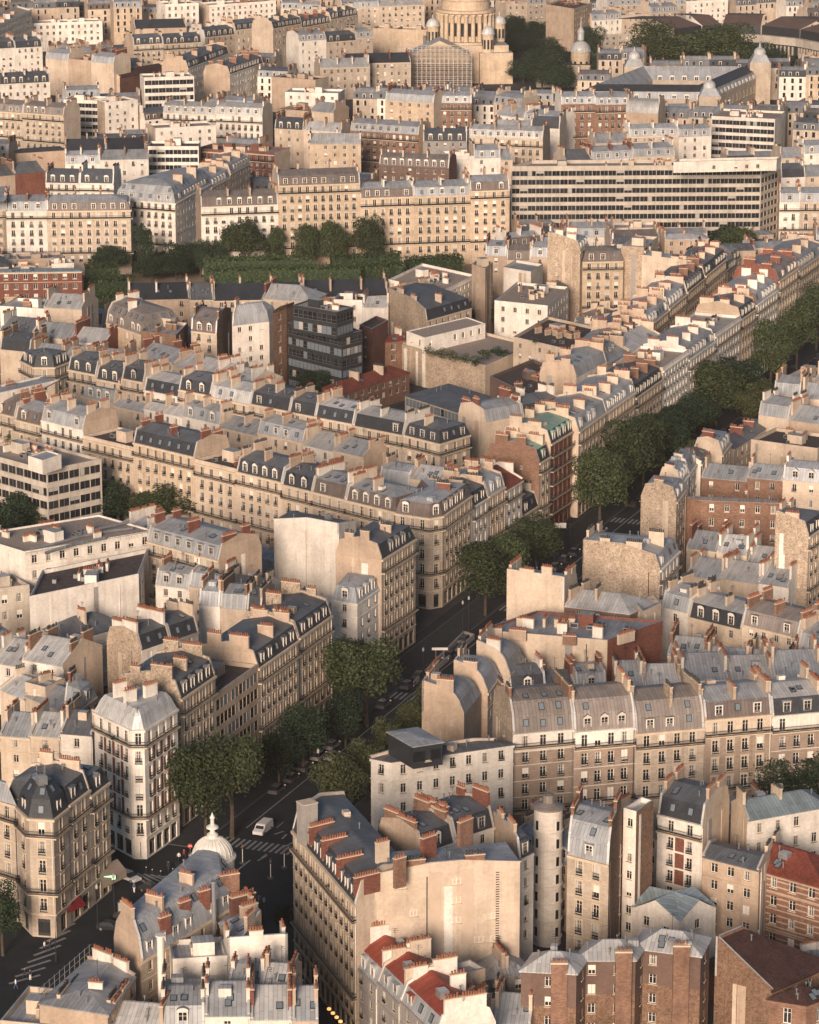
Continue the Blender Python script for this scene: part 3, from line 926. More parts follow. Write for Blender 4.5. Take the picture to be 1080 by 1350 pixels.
    # small things on the roof
    if clutter:
        if kind == 'F':
            Q = inset(P, [1.4] * n)
            if Q and area(Q) > 12:
                def rp():
                    w = [r.random() for _ in Q]; s = sum(w)
                    return sum((q * (x / s) for q, x in zip(Q, w)), Vector((0, 0)))
                ang = math.atan2(E[0][3].y, E[0][3].x)
                hb = MB(); p = rp()
                hb.box((p.x, p.y, zr), (r.uniform(2.5, 4), r.uniform(2.2, 3), r.uniform(1.8, 2.6)), W, ang, False, 'zinc')
                hb.build('stair_housing', root)
                if lod < 2:
                    for k in range(min(5, int(area(Q) / 40) + 1)):
                        p = rp(); inst('air_conditioning_unit', ACU, root, Matrix.Translation((p.x - rl.x, p.y - rl.y, zr)) @ Matrix.Rotation(ang, 4, 'Z') @ Matrix.Scale(r.uniform(.6, 1.1), 4))
                for k in range(2 + min(8, int(area(Q) / 60))):
                    p = rp(); chimney(p, ang + math.pi / 2 * (k % 2), r.uniform(1.6, 2.6), zr, zr + r.uniform(1, 1.6), cm)
        elif lod < 2 and len(levels) > 2:
            (za, A), (zb, B) = levels[-2], levels[-1]
            for k in range(r.choice([3, 4, 5, 6]) if lod == 0 else r.choice([1, 2, 3])):
                i = r.randrange(n); j = (i + 1) % n
                if not slope_e[i]: continue
                s, t = r.uniform(.25, .75), r.uniform(.25, .8)
                lo = A[i].lerp(A[j], s); hi = B[i].lerp(B[j], s); p = lo.lerp(hi, t)
                inst('vent_pipe', VENT, root, Matrix.Translation((p.x - rl.x, p.y - rl.y, za + (zb - za) * t - .12)))
            if lod == 0 and r.random() < .6:      # a roof hatch or lift box
                i = r.randrange(n); j = (i + 1) % n
                if slope_e[i]:
                    s, t = r.uniform(.3, .7), r.uniform(.4, .8); lo = A[i].lerp(A[j], s); hi = B[i].lerp(B[j], s); p = lo.lerp(hi, t)
                    q = MB(); q.box((p.x, p.y, za + (zb - za) * t - .3), (r.uniform(.9, 1.8), r.uniform(.9, 1.6), r.uniform(.8, 1.5)), r.choice([PM, 'zinc', 'metal_grey']), math.atan2(E[0][3].y, E[0][3].x), False, 'light_zinc'); q.build('roof_hatch', root)
            if r.random() < (.8 if lod == 0 else .3):
                p = sum(B, Vector((0, 0))) / n
                inst('aerial', AERIAL, root, Matrix.Translation((p.x - rl.x, p.y - rl.y, zb - .02)) @ Matrix.Rotation(r.uniform(0, 3), 4, 'Z'))
            # roof lights on the gentle part
            if r.random() < .6:
                for k in range(r.choice([1, 2, 3])):
                    i = max(range(n), key=lambda q: E[q][2] * (1 if E[q][6] and slope_e[q] else 0)); j = (i + 1) % n
                    s, t = r.uniform(.15, .85), r.uniform(.3, .6)
                    lo = A[i].lerp(A[j], s); hi = B[i].lerp(B[j], s); p = lo.lerp(hi, t)
                    run = (hi - lo).dot(-E[i][4])
                    if run > 1.5: inst('skylight', SKYL, root, M_at(E[i][3], E[i][4], p, za + (zb - za) * t + .0) @ Matrix.Rotation(math.atan2(zb - za, run), 4, 'X'))
    return root

ORD = ['first', 'second', 'third', 'fourth', 'fifth', 'sixth', 'seventh', 'eighth', 'ninth', 'tenth', 'eleventh', 'twelfth', 'thirteenth', 'fourteenth', 'fifteenth', 'sixteenth', 'seventeenth', 'eighteenth', 'nineteenth', 'twentieth']
def row(place, A, B, h, depth, segs, ends='pp', back='c', face='f', group=None, opts=None):
    """a terrace along the line A -> B (photograph points of its eaves at height h), its front to the right of that direction; seg: 'x_end wall roof [eY] [dD] [hH] [flags]'"""
    a3, b3 = at(*A, h), at(*B, h)
    d = (b3 - a3).normalized(); nn = Vector((d.y, -d.x))
    L = (b3 - a3).length
    def t_of(x, z):
        lo, hi = -0.6 * L, 1.6 * L
        s = 1 if pj(*(a3 + d * L), z)[0] > pj(*a3, z)[0] else -1
        for _ in range(50):
            m = (lo + hi) / 2
            if (pj(*(a3 + d * m), z)[0] - x) * s < 0: lo = m
            else: hi = m
        return lo
    segs = [s.split() for s in segs.split(';') if s.strip()]
    t0 = t_of(A[0], h); out = []
    ns = len(segs)
    for k, s in enumerate(segs):
        t1 = t_of(float(s[0]), h); hh = h + (rng.uniform(-1.3, .9) if ns > 1 else 0); dd = depth; kw = {}; party = rng.choices('CBRKWY', [34, 24, 14, 7, 14, 8])[0]; edg = None; lab = None
        for o in s[3:]:
            if o[0] == 'e':
                pm = a3 + d * ((t0 + t1) / 2)
                lo, hi = 3.0, 40.0
                for _ in range(40):
                    m = (lo + hi) / 2
                    if pj(pm.x, pm.y, m)[1] > float(o[1:]): lo = m
                    else: hi = m
                hh = lo
            elif o[0] == 'd': dd = float(o[1:])
            elif o[0] == 'h': hh = float(o[1:])
            elif o[0] == 'P': party = o[1:]
            elif o[0] == 'E': edg = o[1:]
            elif o == 'panels': kw['panels'] = True
            elif o == 'shut': kw['shut'] = True
            elif o == 'sky': kw['skyl'] = 1.0
            elif o == 'nob': kw['bal'] = 'none'
            elif o == 'balall': kw['bal'] = 'all'
            elif o == 'nochim': kw['chim'] = False
            elif o == 'office': kw['style'] = 'office'
            elif o == 'low': kw['lower'] = ('brown_stone', 0)
        p0, p1 = a3 + d * t0, a3 + d * t1
        foot = [p0, p1, p1 - nn * dd, p0 - nn * dd]
        l = 'p' if k > 0 else ends[0]; r_ = 'p' if k < ns - 1 else ends[1]
        edg = edg or (face + r_ + back + l)
        kw.update(opts or {})
        if 'lower' in kw and kw['lower'][1] == 0: kw['lower'] = (kw['lower'][0], hh - 3.3)
        label = f"{WWORD[s[1]]} building, {RWORD[s[2]]}, {ORD[k] + ' from left ' if ns > 1 else ''}{place}"
        if len(label.split()) > 16: print('LONG', label)
        out.append(building(label, foot, hh, s[1], edg, s[2], party, group=group or ('terraced buildings ' + place), **kw))
        t0 = t1
    return out
def quad(label, a, b, c, h, wall='L', edges='ffnn', roof='M', party='C', **kw):
    """a building from the three eave corners the photograph shows (left, near, right)"""
    A, B, C = at(*a, h), at(*b, h), at(*c, h)
    return building(label, [A, B, C, A + C - B], h, wall, edges, roof, party, **kw)
def many(label, pts, h, back, **kw):
    """corner building: its visible eave corners from left to right, then the outline is closed 'back' metres behind"""
    P = [at(*p, h) for p in pts]
    d0 = (P[1] - P[0]).normalized(); d1 = (P[-1] - P[-2]).normalized()
    n0, n1 = Vector((-d0.y, d0.x)), Vector((-d1.y, d1.x))
    Q = [P[-1] + n1 * back, P[0] + n0 * back]
    F = P + Q
    if area(F) <= 0 or (Q[1] - Q[0]).dot(P[0] - P[-1]) < 0:
        F = P + [(P[0] + n0 * back + P[-1] + n1 * back) / 2]
    return building(label, F, h, **kw)

# ------------------------------------------------------------------ trees
def crown_mesh(seed, nl, nleaf, leaf=.46, shape=(1, 1, 1), mat='leaf'):
    r = random.Random(seed)
    mb = MB(); lobes = []
    for k in range(nl):
        z = r.uniform(-.75, .8); a = r.uniform(0, 6.283); rad = math.sqrt(max(.05, 1 - z * z)) * r.uniform(.35, .72)
        lobes.append((Vector((rad * math.cos(a) * 5.2, rad * math.sin(a) * 5.2, z * 5.2)), r.uniform(1.5, 2.9)))
    lobes.append((Vector((0, 0, 0)), 4.0))
    wts = [q[1] ** 2 for q in lobes]
    for k in range(nleaf):
        c, rr = r.choices(lobes, wts)[0]
        dv = Vector((r.gauss(0, 1), r.gauss(0, 1), r.gauss(.25, 1))).normalized()
        p = c + dv * rr * (r.uniform(.7, 1.04) if r.random() < .85 else r.uniform(1.0, 1.2))
        p = Vector((p.x * shape[0], p.y * shape[1], p.z * shape[2]))
        nv = (dv + Vector((r.gauss(0, .6), r.gauss(0, .6), r.gauss(0, .6)))).normalized()
        u = nv.cross(Vector((r.random(), r.random(), r.random()))).normalized(); w = nv.cross(u)
        s = leaf * r.uniform(.6, 1.3)
        mb.poly([p - u * s * .5, p + w * s * .32, p + u * s * .5, p - w * s * .32], mat, [(0, 0)] * 4)
    return mb.mesh('crown')
def trunk_mesh(seed):
    r = random.Random(seed); mb = MB()
    mb.tube([(0, 0, 0), (.1, 0, 3), (.05, .1, 6), (.2, 0, 9)], [.36, .3, .26, .16], 'bark', 7)
    for k in range(7):
        a = k * 6.283 / 7 + r.uniform(-.3, .3); z = r.uniform(4.2, 6.5); l = r.uniform(3, 4.6)
        mb.tube([(.05, .05, z), (math.cos(a) * l * .45, math.sin(a) * l * .45, z + 1.8), (math.cos(a) * l, math.sin(a) * l, z + r.uniform(2.6, 5))], [.17, .12, .05], 'bark', 5)
    return mb.mesh('trunk')
CROWN = {'leaf': [crown_mesh(s, 15, 7500, .50, (1, 1, sh), 'leaf') for s, sh in ((1, 1.05), (2, 1.2), (3, .95))],
         'leaf_dark': [crown_mesh(s, 14, 6000, .52, (1, 1, sh), 'leaf_dark') for s, sh in ((4, 1.0), (5, 1.15))],
         'leaf_pale': [crown_mesh(s, 14, 6000, .50, (1, 1, sh), 'leaf_pale') for s, sh in ((6, 1.1), (7, .95))],
         'leaf_red': [crown_mesh(8, 9, 2500, .5, (1, 1, 1), 'leaf_red')]}
CROWN['big'] = [crown_mesh(21, 18, 14000, .42, (1, 1, 1.0), 'leaf_dark')]
TRUNK = [trunk_mesh(s) for s in (1, 2, 3)]
SHRUB = [crown_mesh(s, 7, 500, .95, (1, 1, .8), mt) for s, mt in ((11, 'leaf'), (12, 'leaf_dark'), (13, 'leaf_pale'))]
def tree(label, base, px_w, top_y, mat='leaf', z0=0.0, name='tree', group='trees', clear=None):
    """base: (photograph x, y) of the foot on the ground; px_w: crown width and top_y: its top in the photograph"""
    p = at(*base, z0)
    slant = math.hypot(p.length, CAM_H)
    w = px_w / FPX * slant
    lo, hi = 1.0, 40.0
    for _ in range(40):
        m = (lo + hi) / 2
        if pj(p.x, p.y, z0 + m)[1] > top_y: lo = m
        else: hi = m
    H = max(4.0, min(lo, 31))
    root = thing(name, label, 'tree', (p.x, p.y, z0), group, rng.uniform(0, 6.28))
    me = rng.choice(CROWN['big' if w > 13 and mat == 'leaf_dark' else mat])
    ch = H * (.74 if clear is None else 1 - clear)
    inst('crown', me, root, Matrix.Translation((0, 0, H - ch / 2)) @ Matrix.Diagonal((w / 11.2, w / 11.2, ch / 13.0, 1)))
    inst('trunk', rng.choice(TRUNK), root, Matrix.Diagonal((H / 16, H / 16, H / 15, 1)))
    return root

# ================================================================== the setting: ground, boulevard, pavements
def structure(mb, name):
    o = mb.build(name, None, (0, 0, 0)); o['kind'] = 'structure'; return o
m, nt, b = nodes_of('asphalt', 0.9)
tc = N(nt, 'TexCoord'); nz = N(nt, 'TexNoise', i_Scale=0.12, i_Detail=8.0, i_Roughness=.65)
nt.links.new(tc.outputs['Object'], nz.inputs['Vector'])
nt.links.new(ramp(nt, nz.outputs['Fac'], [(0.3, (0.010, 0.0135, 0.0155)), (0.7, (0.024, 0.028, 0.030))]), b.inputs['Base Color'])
plain_mat('court_ground', (0.05, 0.049, 0.048), .95, 0, .3, .1, False)
plain_mat('pavement', (0.032, 0.034, 0.035), .9, 0, .2, .5, False)
plain_mat('kerb_stone', (0.075, 0.074, 0.072), .9, 0, .15, .5, False)
plain_mat('road_paint', (0.24, 0.235, 0.225), .8, 0, .2, 2.0, False)
plain_mat('sand', (0.26, 0.21, 0.15), .95, 0, .2, .2, False)
gb = MB(); gb.poly([(-2500, -300, 0), (2500, -300, 0), (2500, 5000, 0), (-2500, 5000, 0)], 'court_ground'); structure(gb, 'ground')
# boulevard axis: the line of fronts on its left side
BA, BB = at(238, 932, 22), at(763, 567, 22)
BD = (BB - BA).normalized(); BN = Vector((BD.y, -BD.x))          # BN points across the road, to the right
def bl(s, o): return BA + BD * s + BN * o                         # s metres along from the corner, o metres across
BLEN = 620.0
def sheet(pts, z, mat, name): q = MB(); q.poly([(p.x, p.y, z) for p in pts], mat); return structure(q, name)
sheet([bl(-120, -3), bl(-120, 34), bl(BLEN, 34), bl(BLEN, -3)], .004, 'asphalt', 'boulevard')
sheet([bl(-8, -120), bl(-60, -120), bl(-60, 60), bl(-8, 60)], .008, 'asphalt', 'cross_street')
sheet([Vector((-22, 515)), Vector((-34, 505)), Vector((-26, 400)), Vector((-6, 400))], .012, 'asphalt', 'side_street')
def kerbed(pts, name, z=.13):
    q = MB()
    q.poly([(p.x, p.y, z) for p in pts], 'pavement')
    for i in range(len(pts)):
        a, b_ = pts[i], pts[(i + 1) % len(pts)]
        q.poly([(a.x, a.y, 0), (b_.x, b_.y, 0), (b_.x, b_.y, z), (a.x, a.y, z)], 'kerb_stone')
    I = inset(pts, [.3] * len(pts))
    if I:
        for i in range(len(pts)):
            j = (i + 1) % len(pts)
            q.poly([(pts[i].x, pts[i].y, z + .004), (pts[j].x, pts[j].y, z + .004), (I[j].x, I[j].y, z + .004), (I[i].x, I[i].y, z + .004)], 'kerb_stone')
    return structure(q, name)
kerbed([bl(BLEN, -.5), bl(-8, -.5), bl(-8, 6.5), bl(BLEN, 6.5)], 'pavement')
kerbed([bl(BLEN, 23.5), bl(2, 23.5), bl(2, 33), bl(BLEN, 33)], 'pavement')
kerbed([bl(-8, -110), bl(-8, -.5), bl(-2, -.5), bl(-2, -110)][::-1] if False else [bl(-2, -110), bl(-8, -110), bl(-8, -.6), bl(-2, -.6)], 'pavement')
def markings():
    q = MB()
    def line(a, b_, w, z=.016):
        d = (b_ - a).normalized(); nn = Vector((-d.y, d.x)) * w / 2
        q.poly([(p.x, p.y, z) for p in (a - nn, b_ - nn, b_ + nn, a + nn)], 'road_paint')
    for s in range(6, 600, 9): line(bl(s, 15), bl(s + 3, 15), .16)
    line(bl(4, 10.2), bl(600, 10.2), .22); line(bl(14, 19.6), bl(600, 19.6), .14)
    def zebra(s0, s1, along, w=.5, gap=.55, o0=7, o1=23):
        o = o0
        while o < o1: line(bl(s0, o), bl(s1, o), w); o += w + gap
    zebra(-5, -1, 0); zebra(78, 82, 0); zebra(140, 144, 0, o0=7, o1=17); zebra(215, 219, 0)
    # wide crossings of the side streets on the left
    for k in range(14):
        p = at(12 + k * 8.2, 1297 - k * 9.3); e = at(62 + k * 5.2, 1283 - k * 9.4)
        line(p, p + (e - p).normalized() * 5.5, .55, .020)
    for k in range(6): line(at(172 + k * 9, 1150 + k * 1.0), at(204 + k * 9, 1172 - k * 2.0), .5, .020)
    for a_, b2 in (((388, 1110), (372, 1118)), ((352, 1126), (345, 1131)), ((362, 1100), (374, 1096)), ((372, 1106), (378, 1100)), ((340, 1135), (352, 1128)), ((300, 1158), (330, 1134))): line(at(*a_), at(*b2), .35, .020)
    return structure(q, 'road_markings')
markings()

# ================================================================== the terraces, nearest first
L_BLVD = 'along the tree-lined boulevard'
row(L_BLVD, (238, 932), (763, 567), 22, 12,
    '284 L Md e906 PR; 340 B Fd e884 h19 office PC Egpcp; 394 L Md e862 PB; 437 L Md e826 PR', ends='pp')
row('beside the white corner house on the boulevard', (503, 738), (548, 710), 22, 10, '548 L Md PB h22', ends='pf')
row('past the rounded corner, on boulevard', (623, 652), (763, 567), 20, 12,
    '644 W Md e662; 666 L Mz e648; 689 W Gr e640 PW; 711 L Md e673 d10; 726 L Mg e606 PT d13; 764 K Mg e574 balall PC', ends='pp')
row('on boulevard past red balconied block', (763, 567), (1080, 345), 21, 13,
    '800 L Mz e556; 838 L Mz e530; 874 L Md e512 PT; 908 W Fw e477 nob PC; 943 W Mz e462; 977 W Fz e432 PW; 997 L Md e414 PB; 1026 W Mz e392; 1052 L Mw e362 PK; 1085 L Mz e345', ends='pp')
many('cream corner house with brick panels and curved pale roof over the crossing', [(124, 938), (174, 962), (190, 962), (234, 934)], 23, 12, wall='W', edges='ffffnn', roof='Cl', panels=True, bal='top2', group=None)
many('white chamfered corner house with faceted zinc roof behind the boulevard trees', [(437, 790), (471, 796), (500, 776)], 16, 11, wall='W', edges='ccccn', roof='Mz', dormers=True, bal='none')
many('big rounded stone corner building with oval dormer facing the boulevard', [(520, 676), (567, 683), (584, 680), (622, 653)], 20, 13, wall='L', edges='ffffnn', roof='Mbz', bal='top2')
# behind the boulevard fronts
quad('low white house with five white dormers and shutters', (58, 830), (85, 848), (160, 827), 11, 'W', 'cccn', 'Gd', shut=True, ground=3, pitch=.6)
quad('large blank white gable block with chimneys on a flat dark roof', (56, 757), (39, 792), (183, 762), 17, 'W', 'nppp', 'Fd', 'W')
quad('long white institution with railed gravel roof full of ducts', (-40, 708), (32, 730), (204, 702), 17, 'W', 'nmcn', 'F', 'W', parapet=.5)
quad('grey concrete block with tall dark windows at left edge', (-30, 768), (-8, 782), (39, 776), 11, 'O', 'mmmn', 'F')
quad('white brutalist office block with dark window bands and roof terraces', (-40, 596), (62, 624), (134, 609), 18, 'O', 'oonn', 'F', style='office', ground=2.5, parapet=.8)
quad('small white penthouse on the brutalist office roof', (37, 603), (56, 609), (81, 601), 22, 'W', 'nnnn', 'Fz', z0=19.1, ground=0, clutter=False, parapet=.4)
row('in the stone row behind the white institution', (194, 713), (289, 739), 19, 12, '289 L Mz PB', ends='pp')
row('in row descending from left edge', (0, 541), (395, 636), 20, 11,
    '-20 C Mz; 20 L Mb; 55 L Mbz PB; 110 W Mz PB; 176 C Fd h18; 257 Y Md sky PB; 312 C Fd; 372 C Md; 412 C Md PC', ends='pp')
row('in slate row before glass office', (90, 488), (532, 574), 19, 11,
    '127 L Md; 161 L Md; 190 L Md; 236 W Ml sky PC; 278 L Md PC; 330 L Mlz sky; 382 L Md; 416 L Md; 466 L Ml sky; 532 L Ml', ends='pp')
many('stone corner house with slate mansard and wide chimney, right end of the slate row', [(532, 573), (580, 585), (620, 573)], 19, 12, wall='L', edges='fffnn', roof='Md')
many('small polygonal stone house with black mansard near left edge', [(27, 475), (45, 484), (72, 484), (93, 476)], 17, 9, wall='L', edges='ffffnn', roof='Md', bal='top')
row('left of the grand rounded corner', (372, 640), (520, 676), 20, 11, '412 C Md; 456 L Mbz; 522 L Mbz', ends='pn')
quad('tall blank white party wall with roof behind and four small lights', (361, 688), (447, 704), (470, 690), 20, 'C', 'ppnn', 'Gd', 'W', chim=False, pitch=.2)
row('below the white gable block', (186, 858), (262, 832), 14, 9, '225 W Md sky PR; 262 G Md sky', ends='pp', face='c')
row('in court right of dark slate pair', (262, 800), (345, 806), 15, 10, '290 W Mz PB; 325 C Mz PB; 345 C Md PB', ends='pp', face='n')
row('in zinc jumble behind the white party wall', (205, 770), (345, 790), 13, 9, '250 W Mz; 292 C Mz; 345 C Gd', ends='pp', face='c')
row('at left edge under the white house', (-10, 868), (84, 885), 11, 13, '30 W Gl PW; 84 W Gl PC', ends='pp', face='c')
row('left of the domed cream corner house', (0, 905), (84, 940), 10, 9, '34 C Gl PC; 84 C G PC', ends='pp', face='n')
quad('cream blank walled annex left of the court roofs', (33, 905), (60, 912), (86, 900), 12, 'C', 'pppp', 'Fz', 'C')
row('in low roofs left of the crossing corner', (0, 965), (122, 975), 13, 11, '40 C G PC; 80 C Gl PB; 122 W Gd PC', ends='pp', face='c')
quad('small dormered house tucked left of the domed corner house', (85, 925), (108, 934), (128, 918), 14, 'C', 'ccnp', 'Mz')
# the dark corner block at left
many('curved stone corner building with tall slate roof and red cafe awning', [(22, 1063), (38, 1078), (70, 1080), (90, 1064)], 20, 13, wall='L', edges='ffffnn', roof='T', bal='top2')
row('behind the curved cafe corner', (90, 1063), (144, 1022), 20, 11, '118 L Md; 144 L Md', ends='nf')
quad('stone building at far left edge beside a dark tree', (-30, 1036), (-24, 1048), (22, 1062), 20, 'L', 'nfnn', 'Mz')
# ---- foreground
quad('wide stone apartment block with rows of brick chimney walls at centre foreground', (386, 1094), (470, 1193), (545, 1163), 22, 'L', 'fpnp', 'Md', 'C', bal='top2', chim=False, steep_h=3.0, spine=False)
LONGWALL = row('right of foreground apartment block', (492, 1158), (686, 1141), 25, 9, '686 C G PC Epnnn', ends='nn', face='p', opts=dict(pitch=.12))
row('behind the long beige party wall', (556, 1124), (652, 1092), 22, 10, '600 W Md; 652 W Md', ends='pp', face='c')
row('of red roofs, foreground', (468, 1263), (560, 1354), 13, 9, '498 G Mrm PW nob; 528 G Mrm PC nob; 575 G Mrm PW nob', ends='pp', face='c', opts=dict(pitch=.5, steep_h=2.3))
quad('white apartment block with black penthouse standing by the boulevard', (489, 1000), (516, 1005), (677, 982), 19.5, 'W', 'ccnp', 'Gd', ground=3.0, pitch=.18, chim=False, bal='none', prot=.75)
quad('black penthouse on the white apartment block', (512, 966), (545, 985), (584, 979), 24, 'D', 'ncnn', 'G', z0=20.2, ground=.2, clutter=False, chim=False, pitch=.15)
row('in long stone terrace at right', (676, 971), (1080, 935), 20.5, 12,
    '757 W Tw PR sky low; 838 W Tw low; 929 L Tw e963; 1018 C Mbz e945 PB low; 1085 W Ml e941 low; 1150 L Ml', ends='pp')
quad('slim cream house with zinc mansard and brown rubble gable', (748, 1126), (803, 1140), (822, 1100), 20, 'L', 'fpnp', 'Tz', 'r', bal='none')
quad('narrow white block with brown rubble side wall', (822, 1072), (839, 1077), (862, 1062), 24, 'W', 'hpnn', 'Fz', 'r', clutter=False)
quad('grey mansard house with blank brown gable left of the round tower', (645, 1092), (684, 1134), (704, 1124), 21, 'W', 'pcnn', 'Md', 'B', chim=True)
quad('white corner house with brick panels and black mansard skylights at right', (867, 1073), (927, 1088), (962, 1058), 18, 'W', 'fpnp', 'Md', 'C', panels=True, skyl=1.0, bal='top')
quad('long cream house with bluish zinc roof at right edge', (964, 1062), (985, 1083), (1092, 1064), 17, 'W', 'pcnn', 'Gb', 'C', pitch=.6)
quad('plain beige school wing with big windows and grey roof', (926, 1130), (1001, 1149), (1016, 1128), 14.5, 'B', 'mpnp', 'Gd', 'B', chim=False, ground=3.2, pitch=.28)
quad('striped brick school with red tiled roof at right edge', (1003, 1148), (1088, 1172), (1112, 1140), 12.5, 'S', 'mnnp', 'Gr', 'T', ground=3.5, pitch=.55)
quad('rubble gabled house with brown tiled roof at bottom right', (942, 1290), (1016, 1309), (1100, 1272), 9, 'r', 'pmnp', 'Gt', 'r', pitch=.7, chim=False)
quad('brick bay house with brown tiles in bottom right corner', (1014, 1318), (1063, 1326), (1100, 1312), 8.5, 'T', 'mmnn', 'Gt', pitch=.7)
quad('low dark tiled shed right of the brick gables', (928, 1270), (958, 1292), (1000, 1272), 5, 'k', 'nnnn', 'Gt', pitch=.4)
PAV = quad('white double-gabled pavilion between brick gables and school', (834, 1198), (896, 1215), (944, 1198), 9, 'W', 'hhnn', 'Fz', ground=2.5, parapet=.02, clutter=False)
_A, _B, _C = at(834, 1198, 9), at(896, 1215, 9), at(944, 1198, 9); _P = inset([_A, _B, _C, _A + _C - _B], [-.3] * 4); _ctr = sum(_P, Vector((0, 0))) / 4; q = MB(); g_ = MB()
for i in range(4):
    p0_, p1_ = _P[i], _P[(i + 1) % 4]; m_ = (p0_ + p1_) / 2; pm_ = (_P[i - 1] + p0_) / 2
    q.poly([(p0_.x, p0_.y, 9.1), (m_.x, m_.y, 11.6), (_ctr.x, _ctr.y, 11.9)], 'blue_zinc'); q.poly([(p0_.x, p0_.y, 9.1), (_ctr.x, _ctr.y, 11.9), (pm_.x, pm_.y, 11.6)], 'blue_zinc')
    i0, i1, im = p0_.lerp(_ctr, .05), p1_.lerp(_ctr, .05), m_.lerp(_ctr, .05); g_.poly([(i0.x, i0.y, 9.03), (i1.x, i1.y, 9.03), (im.x, im.y, 11.5)], 'white_render')
q.build('gable_roof', PAV); g_.build('gable_wall', PAV)
quad('left brick gable house with zinc hip roof and tall chimney', (687, 1281), (760, 1285), (776, 1262), 16, 'N', 'hhnn', 'Gl', pitch=.62, fh=3.3, lower=('brown_rubble', 10.4))
quad('middle brick gable house with zinc hip roof and tall chimney', (757, 1267), (838, 1267), (854, 1244), 16, 'N', 'hhnn', 'Gl', pitch=.62, fh=3.3, lower=('brown_rubble', 10.4))
quad('right brick gable house with zinc hip roof and white flue', (836, 1251), (924, 1262), (936, 1238), 16, 'N', 'hhnn', 'Gl', pitch=.62, fh=3.3, lower=('brown_rubble', 10.4))
quad('low pale zinc house with rubble gable and roof lights, bottom centre', (560, 1312), (600, 1352), (652, 1322), 11, 'W', 'cpnn', 'Gl', 'R', pitch=.6)
quad('tall beige chimney block with pale roof, bottom centre', (592, 1280), (612, 1292), (640, 1284), 15, 'W', 'ppnn', 'Fz', 'B')
row('under the long beige party wall', (640, 1292), (700, 1285), 10, 9, '668 G Gl; 700 G G', ends='nn', face='c')
row('in zinc roofs at bottom centre', (600, 1345), (700, 1352), 9, 10, '650 C Gl PC; 700 G G PC', ends='pp', face='c')
# dome block, bottom left
_dw = [at(186, 1268, 19), at(312, 1192, 19), at(303, 1150, 19), at(258, 1148, 19), at(150, 1240, 19)]
DOMEWING = [building('wedge shaped zinc roofed house with brick chimneys behind white dome', _dw, 19, 'L', 'ccnnp', 'Tz', 'B', chim=True)]
quad('right wing with glazed turret and brick chimneys below the dome', (290, 1218), (318, 1246), (345, 1222), 19, 'B', 'cppn', 'Gz' if False else 'G', 'B', pitch=.4)
row('of white walled houses at bottom left', (228, 1273), (380, 1263), 18, 7, '300 W Fz PW; 380 W G PW', ends='pp', face='p')
building('scaffolded zinc roof house at bottom left', [at(52, 1324, 18), at(142, 1338, 18), at(178, 1288, 18), at(118, 1265, 18)], 18, 'B', 'ncpn', 'G', 'B', pitch=.22)
row('cut by bottom edge at left', (0, 1348), (210, 1368), 15, 12, '70 C Fz PB; 140 C G PC; 212 C Gl PB', ends='pp', face='c')
row('cut by bottom edge beside white walls', (212, 1345), (420, 1342), 17, 11, '270 C Mz PW; 330 W G PW; 385 W Gl PW; 420 B G PB', ends='pp', face='c')
row('of pale walls over the side street', (300, 1300), (385, 1305), 18, 8, '345 W G PW; 385 W Gl PB', ends='pp', face='n')
# ---- right of the boulevard
quad('rubble gable house with green terrace and brick chimneys right of boulevard', (768, 742), (870, 752), (896, 726), 17, 'W', 'pfnp', 'Mz', 'R', bal='all')
quad('long cream party wall block with zinc roof and brick right end', (632, 834), (801, 848), (874, 822), 19, 'K', 'pnnn', 'Fz', 'C', chim=True, parapet=.6)
quad('cream chimney wall house above the long cream wall', (668, 782), (744, 793), (762, 775), 19, 'C', 'ppnp', 'Mz', 'C')
quad('brown rendered court house with window boxes and white chimney', (745, 800), (830, 810), (866, 794), 19, 'N', 'ccnp', 'Gl', 'C')
quad('beige annex at right end of brick wall', (838, 800), (848, 812), (872, 800), 19, 'C', 'ppnn', 'Fz', 'C')
row('of curved zinc roofs right of the boulevard', (556, 938), (612, 943), 16, 12, '612 B Cz PB', ends='pn', face='p')
quad('second curved zinc roof house beside the boulevard', (598, 908), (643, 914), (660, 890), 16, 'C', 'pcnp', 'Cz', 'B')
quad('third curved zinc roof house beneath the long cream wall', (628, 882), (672, 890), (692, 868), 16, 'C', 'pcnp', 'Cz', 'C')
row('in dark court roofs behind the terrace', (672, 918), (800, 908), 12, 9, '720 C Md; 760 W Gd; 800 C Mz', ends='pp', face='c')
row('in the dormered row at right', (872, 802), (1080, 853), 14, 11, '908 W Mz PW; 978 C Ml; 1052 C Mw; 1110 C Mz', ends='pp', face='c')
row('of low zinc roofs behind the terrace', (812, 905), (1080, 898), 12, 13, '850 C G PR; 900 C Gl PR; 960 W G PC; 1020 W Gl PW; 1085 W G PW', ends='pp', face='c')
row('of court roofs below the dormered row', (880, 868), (1080, 885), 11, 10, '930 C Gl PW; 985 W G PC; 1040 C Gl PB; 1085 W G', ends='pp', face='c')
quad('brick court building with open galleries and tall brick chimney', (902, 655), (924, 660), (1034, 664), 17, 'T', 'nccn', 'Gw', pitch=.3)
quad('tall rubble gable house with slate slope at right edge', (1022, 702), (1066, 708), (1092, 690), 19, 'C', 'pfnp', 'Md', 'R')
row('in cream courtyard right of the rubble gable', (905, 728), (1035, 742), 10, 11, '945 C G PW; 985 C Gl PC; 1035 C Gl PB', ends='pp', face='c')
row('of low roofs right of the brick court', (905, 755), (1040, 775), 9, 11, '950 C G PC; 1000 C Gl PW; 1040 W G PW', ends='pp', face='n')
BR = 'stepping up the right side of boulevard'
